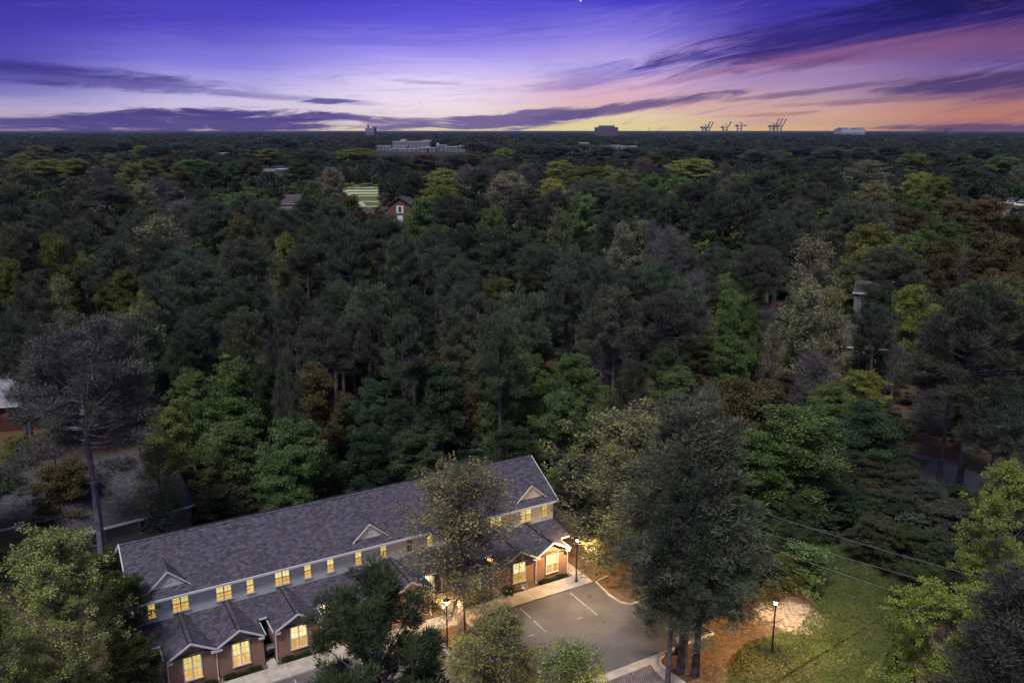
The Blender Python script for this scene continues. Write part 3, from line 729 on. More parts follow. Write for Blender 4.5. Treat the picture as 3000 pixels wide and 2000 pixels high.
# ---------------------------------------------------------------- other buildings
def gable_building(name, A_, ang, L, Wd, eave, ridge, wallm, roofm, label, cat, wins=(), over=.35, chim=None):
    """A_ = ground corner (front left), building runs L along ang and Wd to the back"""
    r = empty(name, A_, ang, label, cat)
    m = MB().prism([(0, 0), (Wd, 0), (Wd, eave), (Wd / 2, ridge - .15), (0, eave)], 0, 1)
    m.v = [(L * y, x, z) for x, y, z in m.v]; m.build('wall', wallm, r)
    f = MB(); dz = (ridge - eave) / (Wd / 2) * over
    f.slab([(-over, -over, eave - dz), (L + over, -over, eave - dz), (L + over, Wd / 2, ridge), (-over, Wd / 2, ridge)], .14)
    f.slab([(-over, Wd / 2, ridge), (L + over, Wd / 2, ridge), (L + over, Wd + over, eave - dz), (-over, Wd + over, eave - dz)], .14)
    rf = f.build('roof', roofm, r)
    MB().box(-over, L + over, -over - .1, -over - .003, eave - dz - .2, eave - dz - .02).build('gutter', TRIM, rf)
    for (x0, x1, z0, z1) in wins:
        w = MB(); w.box(x0 - .08, x1 + .08, -.05, .02, z0 - .08, z0); w.box(x0 - .08, x1 + .08, -.05, .02, z1, z1 + .08); w.box(x0 - .08, x0, -.05, .02, z0, z1); w.box(x1, x1 + .08, -.05, .02, z0, z1); w.box((x0 + x1) / 2 - .03, (x0 + x1) / 2 + .03, -.045, .02, z0, z1)
        wo = w.build('window', TRIM, r); MB().box(x0, x1, -.01, .015, z0, z1).build('pane', FARDARK, wo)
    if chim: MB().box(chim[0], chim[0] + .9, chim[1], chim[1] + .7, eave, chim[2]).build('chimney', BRICK, r)
    return r
# long house at the left behind the tall pine
p0 = at(-140, 1575, 2.6); q0 = at(95, 1522, 2.6); ang1 = math.atan2(q0[1] - p0[1], q0[0] - p0[0])
gable_building('neighbour_house', (p0[0], p0[1], 0), ang1, 17, 11, 2.7, 5.1, SIDING2, ROOF2, 'long low grey-roofed house at the left edge above the bright leafy tree', 'house', [(9.3, 10.6, 1.0, 2.1), (12.5, 13.8, 1.0, 2.1)])
p1 = at(190, 1568, 2.6); q1 = at(392, 1516, 2.6); ang2 = math.atan2(q1[1] - p1[1], q1[0] - p1[0])
gable_building('neighbour_wing', (p1[0], p1[1], 0), ang2, 10.5, 13, 2.7, 5.3, SIDING2, ROOF2, 'grey roofed beige house half hidden behind the tall crooked pine trunk', 'house', [(2, 3, 1, 2.1), (6, 7, 1, 2.1)])
p2 = at(420, 1512, 2.0)
r = empty('carport', (p2[0], p2[1], 0), ang2, 'small pale metal carport behind thin trunks left of the townhouse roof', 'carport')
MB().slab([(0, 0, 2.0), (4.4, 0, 2.0), (4.4, 4.2, 2.5), (0, 4.2, 2.5)], .07).build('sheet_roof', METALROOF, r)
for x, y, z in ((.15, .15, 2.0), (4.25, .15, 2.0), (.15, 4.0, 2.4), (4.25, 4.0, 2.4)): MB().tube([(x, y, 0), (x, y, z)], .05, 6).build('post', TRIM, r)
# red barn
p3 = at(-160, 1262, 0.6)
gable_building('red_barn', (p3[0], p3[1], 0), .22, 10.6, 9, 3.6, 6.2, REDWOOD, METALROOF, 'red-brown board building with a pale grey roof at the left edge', 'barn', [(2, 3.6, .3, 2.2)])
# right-hand house among pines with porch
p4 = at(2462, 1062)
HR = gable_building('cottage', (p4[0], p4[1], 0), -.28, 11, 8, 3.0, 5.4, SIDING2, ROOF2, 'pale cottage with a dark porch between pine trunks on the right', 'house', [(7.6, 8.8, .8, 2.2), (9.4, 10.4, .8, 2.2)])
MB().box(1.6, 5.0, -.03, .02, .1, 2.6).build('porch_opening', DARK, HR)
for x in (1.5, 3.3, 5.1): MB().box(x - .09, x + .09, -.12, -.032, 0, 2.75).build('porch_post', TRIM, HR)
# tall pale gable further back on the right
p5 = at(2494, 960)
gable_building('pale_house', (p5[0], p5[1], 0), -.5, 4.5, 6, 7.0, 8.6, mat('pale_siding', siding_fn((.13, .13, .145)), rough=.6), ROOF2, 'tall pale house wall showing between the feathery tree and the dark pine on the right', 'house', [(2.8, 3.6, 4, 5.4)])
# houses far in the trees
def far_house(px, py, Lw, dp, e, rdg, ang, wm, label, name='far_house', wins=((2, 3.4, 1, 2.4), (5, 6.4, 1, 2.4))):
    p = at(px, py); return gable_building(name, (p[0], p[1], 0), ang, Lw, dp, e, rdg, wm, ROOF2, label, 'house', list(wins))
far_house(812, 626, 14, 12, 4.5, 8, .1, SIDING2, 'house with a purple-grey roof deep in the trees left of the striped garden')
r = far_house(1136, 652, 10, 11, 6.0, 6.5, .1, REDWOOD, 'brown gabled house with a white window facing the camera beside the striped garden', wins=())
def gable_front(px, py, w, d, e, rdg, label):
    p = at(px, py); r = empty('gabled_house', (p[0], p[1], 0), -.12, label, 'house')
    MB().prism([(0, 0), (w, 0), (w, e), (w / 2, rdg - .2), (0, e)], 0, d).build('wall', mat('orange_brick', base=(.10, .055, .035)), r)
    f = MB(); f.slab([(-.7, -.8, e - .5), (w / 2, -.8, rdg), (w / 2, d, rdg), (-.7, d, e - .5)], .3); f.slab([(w / 2, -.8, rdg), (w + .7, -.8, e - .5), (w + .7, d, e - .5), (w / 2, d, rdg)], .3)
    f.build('roof', ROOF2, r)
    fr = MB().box(w * .36, w * .66, -.12, .0, e * .55, e * .93).box(w * .4, w * .62, -.12, 0, .6, e * .42).build('window', TRIM, r)
    MB().box(w * .45, w * .57, -.16, -.121, e * .6, e * .88).build('pane', DARKP, fr)
bpy.data.objects.remove(r.children[0], do_unlink=True) if False else None
for ch in list(r.children_recursive): bpy.data.objects.remove(ch, do_unlink=True)
bpy.data.objects.remove(r, do_unlink=True)
gable_front(1138, 655, 9.5, 12, 7.6, 10.6, 'brown gabled house with a white window beside the striped garden')
far_house(1455, 560, 16, 11, 5, 10, -.2, SIDING2, 'far purple-grey roof just above the dark pines right of centre')

# fences, rails and wires behind the townhouses
def fence(px0, px1, h, label):
    a = at(*px0); b_ = at(*px1); L = math.hypot(b_[0] - a[0], b_[1] - a[1]); an = math.atan2(b_[1] - a[1], b_[0] - a[0])
    r = empty('board_fence', (a[0], a[1], 0), an, label, 'fence'); m = MB(); k = 0
    while k * .16 < L: m.box(k * .16, k * .16 + .135, -.012, .012, .05, h + .04 * math.sin(k * 7.3)); k += 1
    m.build('boards', WOOD, r); MB().box(0, L, .015, .05, h * .3, h * .3 + .08).box(0, L, .015, .05, h * .8, h * .8 + .08).build('rail', WOOD, r)
    k = 0
    while k <= L: MB().box(k - .05, k + .05, .052, .15, 0, h).build('post', WOOD, r); k += 2.4
fence((262, 1700), (372, 1672), 1.8, 'dark board fence at the foot of the tall crooked pine')
fence((372, 1600), (520, 1560), 1.7, 'dark board fence below the pale carport')
def rails(pts, label, z=1.3):
    pts3 = [at(x, y, z) for x, y in pts]; b0 = pts3[0]
    r = empty('rail_fence', (b0[0], b0[1], 0), 0, label, 'rail fence', 'pale wooden rails behind the townhouses')
    loc = [(p[0] - b0[0], p[1] - b0[1], p[2]) for p in pts3]
    MB().tube(loc, .07, 5).build('rail', PALEWOOD, r)
    for p in loc: MB().tube([(p[0], p[1], 0), (p[0], p[1], z + .05)], .06, 5).build('post', PALEWOOD, r)
rails([(535, 1402), (585, 1396), (622, 1441)], 'pale wooden rail bending behind the townhouses, nearest the red earth')
rails([(648, 1420), (697, 1472)], 'long pale wooden rail running down behind the townhouses')
rails([(654, 1474), (690, 1503)], 'short pale wooden rail closest to the townhouse roof')
rails([(697, 1472), (740, 1462)], 'dim wooden rail crossing behind the townhouse roof')
def wire(a, b_, da, db, sag, label):
    A_ = atd(*a, da); B_ = atd(*b_, db); pts = []
    for i in range(21):
        t = i / 20; p = A_ + (B_ - A_) * t; p[2] -= sag * 4 * t * (1 - t); pts.append(p - A_)
    o = MB().tube(pts, .018, 4).build('power_line', mat('wire', base=(.13, .13, .15), rough=.5), None, A_)
    tag(o, label, 'power line', 'power lines over the lawn')
wire((2150, 1470), (3150, 1760), 66, 44, .35, 'uppermost power line crossing in front of the trees at the lower right')
wire((2130, 1520), (3100, 1800), 66, 44, .35, 'middle power line crossing the trees and lawn at the lower right')
wire((2080, 1535), (3050, 1860), 66, 44, .4, 'lowest power line crossing above the lawn at the lower right')

# vehicles glimpsed through the trees
def car(px, py, ang, m, label, van=False, sc=1.0):
    p = at(px, py); r = empty('parked_van' if van else 'parked_car', (p[0], p[1], .02), ang, label, 'van' if van else 'car', 'vehicles parked among the trees')
    L, Wd, h1, h2 = (5.2, 2.0, 1.2, 2.1) if van else (4.5, 1.8, .85, 1.42)
    L *= sc
    b_ = MB().prism([(-L/2, .3), (L/2, .3), (L/2, h1 - .12), (L/2 - .25, h1), (-L/2 + .1, h1), (-L/2, h1 - .2)], -Wd / 2, Wd / 2)
    b_.build('body', m, r)
    c0, c1 = (-L/2 + .15, L/2 - 1.0) if van else (-L/2 + .7, L/2 - 1.3)
    MB().hexa([(c0, -Wd/2 + .05, h1 + .002), (c1 + .5, -Wd/2 + .05, h1 + .002), (c1 + .5, Wd/2 - .05, h1 + .002), (c0, Wd/2 - .05, h1 + .002)], [(c0 + .35, -Wd/2 + .2, h2 - .06), (c1 - .1, -Wd/2 + .2, h2 - .06), (c1 - .1, Wd/2 - .2, h2 - .06), (c0 + .35, Wd/2 - .2, h2 - .06)]).build('windows', GLASSD, r)
    MB().box(c0 + .33, c1 - .08, -Wd/2 + .19, Wd/2 - .19, h2 - .058, h2).build('cabin_roof', m, r)
    for x in (-L/2 + .85, L/2 - .85):
        for y in (-Wd/2 - .01, Wd/2 - .17):
            w = MB().tube([(x, y, .33), (x, y + .18, .33)], .33, 12).build('wheel', RUBBER, r)
car(690, 1050, .9, WHITEP, 'white van parked under the pines left of centre', True)
car(732, 1062, 1.2, WHITEP, 'white car beside the white van under the pines')
car(444, 1172, .3, WHITEP, 'small white car glimpsed behind the tall crooked pine')
car(680, 1228, .2, WHITEP, 'pale car hidden behind the green trees left of centre')
car(2500, 1058, -.3, DARKP, 'dark blue car parked in front of the cottage on the right')
car(2456, 1040, -.2, WHITEP, 'white car parked left of the cottage on the right')
car(478, 985, .15, WHITEP, 'pale car beside a bare trunk in the left middle distance')
car(2718, 584, 0, WHITEP, 'long white trailer in the trees at the far right', True, 2.2)

_cr = random.Random(4)
for i in range(16):
    car(_cr.uniform(640, 880), _cr.uniform(452, 488), _cr.choice([0.1, 1.6]), WHITEP if i % 3 else DARKP, 'tiny car in the far car park left of centre', False, 1.0)
for i, (x, y) in enumerate([(2852, 572), (2868, 574), (2895, 577), (2912, 578), (2925, 600), (2948, 596), (2965, 598), (2988, 590), (2990, 604), (2940, 632), (2955, 628), (2870, 630)]):
    car(x, y, .3 * i, WHITEP, 'tiny pale car among the trees at the far right', i % 4 == 0)
# ---------------------------------------------------------------- the town on the horizon
def block(px0, px1, ytop, ybase_d, h, depth, label, name='far_building', cat='building', bands=2, parts=(), wm=None, rm=None, group=None, ang=0.0):
    """box building seen between px0 and px1, its roof at height h, at distance ybase_d"""
    d = ybase_d; a = atd(px0, ytop, d); b_ = atd(px1, ytop, d); w = b_[0] - a[0]
    r = empty(name, (a[0], d, 0), ang, label, cat, group)
    MB().box(0, w, 0, depth, 0, h - .4).build('wall', wm or FARWALL, r)
    rf = MB().box(-.6, w + .6, -.6, depth + .6, h - .4, h)
    for x0, x1, hh in parts: rf.box(w * x0, w * x1, depth * .2, depth * .7, h, h + hh)
    rf.build('roof', rm or FARROOF, r)
    fl = h / (bands + .4)
    for k in range(bands):
        wn = MB(); n = max(2, int(w / 7)); s_ = w / n
        for i in range(n): wn.box(s_ * (i + .22), s_ * (i + .78), -.25, .05, fl * (k + .45), fl * (k + .85))
        wn.build('windows', FARDARK, r)
    return r
def hz(ytop, d): return CH - d * math.tan(math.atan((ytop - 1000) / FPX) + PITCH)
def blk(px0, px1, ytop, d, depth, label, **k): return block(px0, px1, ytop, d, hz(ytop, d), depth, label, **k)
blk(1146, 1190, 429, 1650, 40, 'low grey wing at the left end of the hospital complex', bands=2)
blk(1149, 1258, 415, 1720, 60, 'long grey slab block, tallest of the hospital complex', bands=3, parts=[(.2, .34, 4)], wm=mat('grey_slab', base=(.16, .155, .19)))
blk(1234, 1262, 411, 1780, 40, 'small grey tower block behind the hospital roofs', bands=3)
blk(1146, 1225, 436, 1500, 30, 'near white fronted hospital block with vertical piers', bands=2, parts=[(0, .18, 1.2)])
blk(1226, 1250, 433, 1480, 30, 'dark fronted white box block in the middle of the hospital', bands=1)
blk(1244, 1275, 433, 1500, 30, 'pale arched hospital block right of the dark box', bands=1, parts=[(.1, .5, 2)])
blk(1278, 1306, 426, 1560, 40, 'grey hospital block with a roof plant room', bands=2, parts=[(0, .2, 4)])
blk(1305, 1330, 430, 1500, 30, 'small white hospital block at the complex right end', bands=2)
blk(1325, 1362, 430, 1480, 40, 'white roofed flat block at the right end of the hospital', bands=2, parts=[(.5, 1, 2)])
blk(1098, 1145, 427, 1600, 25, 'long thin pale building left of the hospital', bands=1)
blk(1482, 1535, 428, 1500, 60, 'pale flat roofed store right of the hospital', bands=1)
blk(1560, 1590, 431, 1450, 40, 'small pale flat roof between stores', bands=1)
blk(1640, 1680, 433, 1400, 50, 'pale blue sloping roofed store', bands=1, parts=[(.4, .9, 2)])
blk(1700, 1726, 419, 1500, 40, 'white box building standing above the dark pines', bands=1)
blk(1722, 1742, 427, 1480, 40, 'low pale building beside the white box', bands=1)
blk(1760, 1818, 426, 1550, 50, 'left long white roofed warehouse beyond the pines', bands=1)
blk(1820, 1868, 429, 1520, 50, 'right long white roofed warehouse beyond the pines', bands=1)
blk(1182, 1207, 470, 900, 40, 'bright flat roofed building framed by pines below the hospital', bands=1)
blk(1745, 1811, 373, 3500, 45, 'big dark office block standing on the skyline', name='office_block', bands=5, parts=[(.16, .86, 7)], wm=mat('office_wall', base=(.075, .065, .09)), rm=mat('office_roof', base=(.1, .09, .12)))
blk(1070, 1096, 376, 3800, 60, 'small grey plant with a mast on the left skyline', name='factory', bands=1, parts=[(.2, .24, 16), (.75, 1, 6)], wm=mat('plant_wall', base=(.14, .14, .22)), rm=mat('plant_wall'))
blk(2466, 2536, 378, 4200, 100, 'white twin-humped storage building on the right skyline', name='storage_dome', bands=1, parts=[(.03, .35, 6), (.62, .97, 6)], wm=mat('dome_wall', base=(.3, .3, .36)), rm=mat('dome_roof', base=(.2, .2, .26)))
for i, (a_, b_, y_, d_) in enumerate([(628, 656, 449, 950), (706, 738, 458, 900), (812, 832, 463, 950), (838, 858, 467, 930), (806, 838, 496, 780), (856, 874, 450, 1150)]):
    blk(a_, b_, y_, d_, 18, ['leftmost pale roof among the trees left of centre', 'second pale roof from the left, left of centre', 'brightest white roof beside the far car park', 'grey roof right of the brightest white roof', 'long thin pale roof below the far car park', 'small pale roof at the top of the far car park'][i], bands=1, group='pale roofs by the far car park')
def mast(px, ytop, d, label):
    p = atd(px, 382, d); o = MB().tube([(0, 0, 0), (0, 0, hz(ytop, d))], 1.0, 4).build('radio_mast', STEEL, None, (p[0], d, 0)); tag(o, label, 'mast')
mast(1103, 368, 3900, 'thin radio mast beside the grey plant on the left skyline')
mast(1902, 373, 3900, 'thin radio mast on the skyline right of the office block')
mast(2421, 379, 3900, 'short thin mast on the skyline left of the white storage building')
def crane(px, ytop, d, label, raised=True, flip=1):
    p = atd(px, 382, d); Ht = hz(ytop, d); r = empty('harbour_crane', (p[0], d, 0), 0, label, 'crane', 'ship-to-shore cranes on the skyline'); s = 1.25
    k = min(Ht, 60) if not raised else Ht * .42 + 16
    g = MB()
    for x in (-10, 10):
        for y in (-10, 10): g.tube([(x, y, 0), (x, y, k)], 1.6, 4)
        g.tube([(x, -10, k * .75), (x, 10, k * .75)], 1.6, 4)
    g.tube([(-10, -10, k * .75), (10, -10, k * .75)], 1.5, 4); g.tube([(-10, -10, 10), (10, -10, k * .7)], .9, 4)
    g.build('gantry', STEEL, r)
    MB().tube([(-26, 0, k + 1), (14, 0, k + 1)], 2.0, 4).box(-20, -10, -6, 6, k - 5, k + 6).build('girder', STEEL, r)
    a = MB(); a.tube([(14, 0, k), (4, 0, k + 18)], 1.6, 4).tube([(4, 0, k + 18), (-22, 0, k + 3)], .9, 4)
    a.build('mast_frame', STEEL, r)
    if raised: MB().tube([(16, 0, k + 2), (16 + (Ht - k) * .42, 0, Ht)], 2.6, 4).box(16 + (Ht - k) * .42 - 3.5, 16 + (Ht - k) * .42 + 3.5, -3, 3, Ht - 5, Ht + 2).build('boom', STEEL, r)
    else: MB().tube([(16, 0, k + 1), (40, 0, k + 1)], 1.8, 4).tube([(4, 0, k + 18), (36, 0, k + 2)], .9, 4).build('boom', STEEL, r)
for px, yt, lab, ra in [(2064, 358, 'leftmost raised crane on the skyline, first of a close pair', True), (2073, 359, 'second crane of the close pair on the skyline, boom raised', True), (2124, 357, 'lone crane with raised boom between the pair and the lowered crane', True),
        (2166, 369, 'crane with its boom lowered flat on the skyline', False), (2262, 349, 'left crane of the tight raised trio on the skyline', True), (2272, 349, 'middle crane of the tight raised trio on the skyline', True), (2283, 350, 'right crane of the tight raised trio on the skyline', True), (2780, 367, 'small lone crane at the far right of the skyline', True)]:
    crane(px, yt, 4700, lab, ra)

# ================================================================ TREES
def npmesh(name, V, F3=None, F4=None, mats=(), mi=None):
    me = bpy.data.meshes.new(name); V = np.asarray(V, np.float32); me.vertices.add(len(V)); me.vertices.foreach_set('co', V.ravel())
    n3 = 0 if F3 is None else len(F3); n4 = 0 if F4 is None else len(F4)
    idx = np.concatenate([np.asarray(F3, np.int32).ravel() if n3 else np.zeros(0, np.int32), np.asarray(F4, np.int32).ravel() if n4 else np.zeros(0, np.int32)])
    me.loops.add(len(idx)); me.loops.foreach_set('vertex_index', idx)
    st = np.concatenate([np.arange(n3) * 3, n3 * 3 + np.arange(n4) * 4]).astype(np.int32)
    me.polygons.add(n3 + n4); me.polygons.foreach_set('loop_start', st)
    for m in mats: me.materials.append(m)
    if mi is not None: me.polygons.foreach_set('material_index', np.asarray(mi, np.int32))
    me.update(calc_edges=True); me.validate()
    return me
def unit(a): return a / (np.linalg.norm(a, axis=-1, keepdims=True) + 1e-9)
def needles(c, d, l, w, rg):
    """triangles at c along d"""
    p = unit(np.cross(d, rg.normal(size=c.shape))) * (w[:, None] / 2)
    V = np.stack([c - p, c + p, c + d * l[:, None]], 1).reshape(-1, 3)
    return V, np.arange(len(c) * 3).reshape(-1, 3)
def leaves(c, d, l, w, rg):
    p = unit(np.cross(d, rg.normal(size=c.shape))) * (w[:, None] / 2); m = c + d * l[:, None] * .5
    V = np.stack([c, m - p, c + d * l[:, None], m + p], 1).reshape(-1, 3)
    return V, np.arange(len(c) * 4).reshape(-1, 4)

SPEC = dict(
    #          H   crownbase radius nb  prof  up     clusters/branch leaves lsize lwid twigs
    pine=dict(H=17, base=11, R=3.4, nb=58, up=(.02, 1.15), cl=8, lf=56, l=.30, w=.065, cr=.55, flat=.55, ntw=2, tip=.62, needle=True),
    leafy=dict(H=12, base=3.2, R=3.0, nb=40, up=(.25, 1.1), cl=11, lf=84, l=.17, w=.12, cr=.66, flat=.55, ntw=3, tip=.4, needle=False),
    airy=dict(H=12, base=3.0, R=3.0, nb=40, up=(.35, 1.2), cl=9, lf=18, l=.22, w=.11, cr=.5, flat=.9, ntw=9, tip=.3, needle=False),
    bare=dict(H=13, base=3.5, R=3.0, nb=36, up=(.4, 1.25), cl=9, lf=15, l=.5, w=.03, cr=.5, flat=1.0, ntw=12, tip=.3, needle=True),
)
def grow(kind, seed, **ov):
    s = dict(SPEC[kind]); s.update(ov); rg = np.random.default_rng(seed)
    H, base, Rr = s['H'], s['base'], s['R']; mb = MB()
    lean = rg.normal(0, .012, 2) + np.array(s.get('lean', (0, 0))); bend = s.get('bend', 0.0)
    ph = rg.uniform(0, 6.28)
    def tr(z):
        k = z / H; return np.array([lean[0] * z + bend * math.sin(k * 6.0 + ph) * k, lean[1] * z + bend * .6 * math.cos(k * 5 + ph) * k, z])
    r0 = s.get('tr', .017 * H)
    zs = np.linspace(0, H * .96, 9); mb.tube([tr(z) for z in zs], [r0 * (1.25 if i == 0 else 1) * (1 - .9 * (z / H) ** 1.2) for i, z in enumerate(zs)], 7)
    cc, cd = [], []; lobes = rg.uniform(.78, 1.12, 7)
    nb = s['nb']; tw = []
    for i in range(nb):
        t = (i + rg.uniform(0, .9)) / nb; t = min(t, .995)
        if kind == 'pine':
            z0 = base + (H - base) * (t ** .85) * .97
            prof = math.sqrt(max(0, 1 - (t * .93) ** 2)) * (1 if t > .12 else .75 + 2 * t) * (1 - s.get('cone', 0) * t)
            L = Rr * prof * rg.uniform(.72, 1.12) + .3; el = s['up'][0] + (s['up'][1] - s['up'][0]) * t ** 1.3 + rg.normal(0, .12)
        else:
            z0 = base * .75 + (H * .86 - base * .75) * t
            prof = (math.sin(math.pi * (.15 + .72 * t))) ** .7
            L = Rr * prof * rg.uniform(.7, 1.15) * 1.1 + .3; el = s['up'][0] + (s['up'][1] - s['up'][0]) * t + rg.normal(0, .15)
        a = i * 2.399 + rg.normal(0, .35); o = tr(z0)
        dirh = np.array([math.cos(a), math.sin(a), 0])
        pts = [o]; n = 5; e = el; d = dirh
        for k in range(n):
            e2 = e + (.25 if kind == 'pine' else -.12) * k / n + rg.normal(0, .1); a += rg.normal(0, .12)
            d = np.array([math.cos(a) * math.cos(e2), math.sin(a) * math.cos(e2), math.sin(e2)])
            pts.append(pts[-1] + d * L / n)
        if kind == 'pine':
            ct = 1 - ((i + .5) / nb) ** .9 * 1.12; ct = max(-.12, min(.985, ct + rg.normal(0, .05))); st = math.sqrt(1 - ct * ct); k_ = rg.uniform(.74, 1.06) * lobes[int((a % 6.2831) / 6.2832 * 7) % 7]
            if s.get('cone'): st *= 1 - s['cone'] * max(0, ct)
            zt = base + (H - base) * (ct if ct > 0 else ct * 1.4) * (.9 + .1 * k_)
            zo = base + (zt - base) * rg.uniform(.35, .6) - .25 - (.5 if ct < .1 else 0); zo = min(max(zo, base * .85), H * .93)
            o = tr(zo); tip = tr(max(zt, .1)) * [1, 1, 0] + np.array([Rr * st * k_ * math.cos(a), Rr * st * k_ * math.sin(a), zt])
            mid = (o + tip) / 2 + np.array([0, 0, -.10 * np.linalg.norm(tip - o)]) + rg.normal(0, .12, 3); L = np.linalg.norm(tip - o)
            pts = [o * (1 - q_) ** 2 + mid * 2 * q_ * (1 - q_) + tip * q_ * q_ for q_ in np.linspace(0, 1, n + 1)]; d = unit(tip - mid)
        pts = np.array(pts); rb = max(.02, r0 * .34 * (1 - t * .6))
        mb.tube(list(pts), [rb * (1 - .8 * k / n) for k in range(n + 1)], 4, cap=False)
        ncl = s['cl']
        for j in range(ncl):
            f = s['tip'] + (1 - s['tip']) * (j + rg.uniform(0, 1)) / ncl; f = min(f, .999); k = int(f * n); q = pts[k] + (pts[k + 1] - pts[k]) * (f * n - k)
            side = unit(rg.normal(size=3) * np.array([1, 1, .6 if kind != 'pine' else .35]) + np.array([0, 0, .25])); off = side * rg.uniform(.15, .38) * (L if kind != 'pine' else min(L, 2.6)) * (1.15 - f * .6)
            e_ = q + off; cc.append(e_); cd.append(unit(off + d * .3)); tw.append((q, e_))
    cc = np.array(cc); cd = np.array(cd)
    keep = rg.random(len(cc)) > s.get('drop', .12); cc = cc[keep]; cd = cd[keep]
    # small twigs as slim triangles
    if s['ntw']:
        q = np.array([a for a, b_ in tw]); e_ = np.array([b_ for a, b_ in tw]); tv = []
        dd = e_ - q; ln = np.linalg.norm(dd, axis=1); V1, F1 = needles(q, unit(dd), ln, np.full(len(q), .045), rg)
        c0 = np.repeat(q + dd * .4, s['ntw'], 0) + rg.normal(0, .15, (len(q) * s['ntw'], 3)); d0 = unit(np.repeat(unit(dd), s['ntw'], 0) + rg.normal(0, .55, (len(c0), 3)) + np.array([0, 0, .15]))
        V2, F2 = needles(c0, d0, rg.uniform(.4, .95, len(c0)), np.full(len(c0), s.get('tww', .022)), rg)
        k = len(mb.v); mb.v += [tuple(x) for x in V1] + [tuple(x) for x in V2]; F = np.concatenate([F1, F2 + len(V1)]) + k
        mb.f += [tuple(x) for x in F]; mb.mi += [1] * len(F)
    wood = bpy.data.meshes.new('trunk'); wood.from_pydata([tuple(map(float, v)) for v in mb.v], [], mb.f); wood.materials.append(s.get('bark') or (PBARK if kind == 'pine' else BARK)); wood.materials.append(TWIG)
    wood.polygons.foreach_set('material_index', mb.mi); wood.update()
    m = s['lf']; N = len(cc) * m
    c = np.repeat(cc, m, 0); base_d = np.repeat(cd, m, 0)
    r = unit(rg.normal(size=(N, 3))); rad = rg.random(N) ** .5 * s['cr'] * np.repeat(rg.uniform(.6, 1.3, len(cc)), m)
    offv = r * rad[:, None] * np.array([1, 1, s['flat']]); offv[:, 2] += .08
    c = c + offv
    if s['needle']: d = unit(r * 1.0 + base_d * .5 + np.array([0, 0, .45]) + rg.normal(0, .3, (N, 3)))
    else: d = unit(rg.normal(size=(N, 3)) * np.array([1, 1, .55]) + r * .4)
    l = s['l'] * rg.uniform(.6, 1.3, N); w = s['w'] * rg.uniform(.7, 1.3, N)
    if s['needle']: V, F = needles(c, d, l, w, rg); crown = npmesh('crown', V, F3=F, mats=(LEAF,))
    else: V, F = leaves(c, d, l, w, rg); crown = npmesh('crown', V, F4=F, mats=(LEAF,))
    Va = np.asarray(V); rr = np.hypot(Va[:, 0] - np.median(Va[:, 0]), Va[:, 1] - np.median(Va[:, 1]))
    return dict(wood=wood, crown=crown, H=float(np.percentile(Va[:, 2], 99.7)), R=float(np.percentile(rr, 96)), kind=kind)
VAR = dict(
    P=[grow('pine', 10 + i, R=3.3 + .25 * (i % 3), nb=50 + 6 * (i % 3), base=10.0 + .7 * (i % 4), cone=.0, bend=.25 * (i % 3)) for i in range(7)],
    G=[grow('leafy', 30 + i, nb=36 + 4 * (i % 2)) for i in range(4)],
    L=[grow('airy', 50 + i, lf=22) for i in range(4)],
    B=[grow('bare', 70 + i) for i in range(3)],
)
TINT = dict(P=(.062, .078, .056), G=(.092, .145, .050), D=(.036, .056, .028), L=(.17, .19, .065), Y=(.165, .195, .05), O=(.088, .082, .038), E=(.05, .082, .046), B=(.125, .112, .125), R=(.12, .06, .045), S=(.19, .195, .12))
MESHK = dict(P='P', G='G', D='G', L='L', Y='G', O='G', E='G', B='B', R='L', S='L')
KNAME = dict(P=('pine_tree', 'pine tree', 'dark pine'), G=('leafy_tree', 'leafy tree', 'mid green leafy tree'), D=('leafy_tree', 'leafy tree', 'deep green leafy tree'), L=('leafy_tree', 'leafy tree', 'airy yellow-green spring tree'),
             Y=('leafy_tree', 'leafy tree', 'bright lime green tree'), O=('leafy_tree', 'leafy tree', 'rusty olive-brown tree'), E=('leafy_tree', 'leafy tree', 'blue-green leafy tree'), B=('bare_tree', 'bare tree', 'grey-purple leafless tree'), R=('leafy_tree', 'leafy tree', 'reddish budding tree'), S=('leafy_tree', 'leafy tree', 'pale sage feathery tree'))
TREES = []
def place(k, x, y, h, w, label=None, group=None, var=None, tint=None, rot=None, row=None):
    v = var or VAR[MESHK[k]][RNG.integers(len(VAR[MESHK[k]]))]
    nm, cat, ph = KNAME[k]
    r = bpy.data.objects.new(nm, None); COL.objects.link(r); r.location = (x, y, 0); r.rotation_euler = (0, 0, float(RNG.uniform(0, 6.28)) if rot is None else rot)
    sx = w / (2 * v['R']); r.scale = (sx, sx, h / v['H'])
    t = bpy.data.objects.new('trunk', v['wood']); COL.objects.link(t); t.parent = r
    c = bpy.data.objects.new('crown', v['crown']); COL.objects.link(c); c.parent = r
    tt = np.array(tint or TINT[k]) * (1 + RNG.normal(0, .05 if row == 'hero' else .24)) * (1 + RNG.normal(0, .05, 3))
    c['tint'] = [float(abs(q)) for q in tt]
    tag(r, label, cat, group); TREES.append(dict(o=r, k=k, x=x, y=y, h=h, w=w, lab=label, row=row))
    return r
HT = dict(P=17, G=12, D=12, L=12, Y=12, O=12, E=12, B=13, R=9, S=14)
def from_view(k, px, ptop, wpx, h=None, **kw):
    """stand a tree of height h where its top is seen at (px, ptop)"""
    h = h or ((20 if k == 'P' else 18) if ptop < 700 and k != 'R' else (17.5 if k == 'P' else 14.5) if ptop < 860 and k != 'R' else HT[k]) * float(RNG.uniform(.95, 1.05))
    r = ray(px, ptop); d = (CH - h) / -r[2] * r[1]; x = r[0] / r[1] * d
    rng = math.hypot(d, CH - h * .8); w = wpx * rng / FPX
    return place(k, x, d, h, w, **kw)

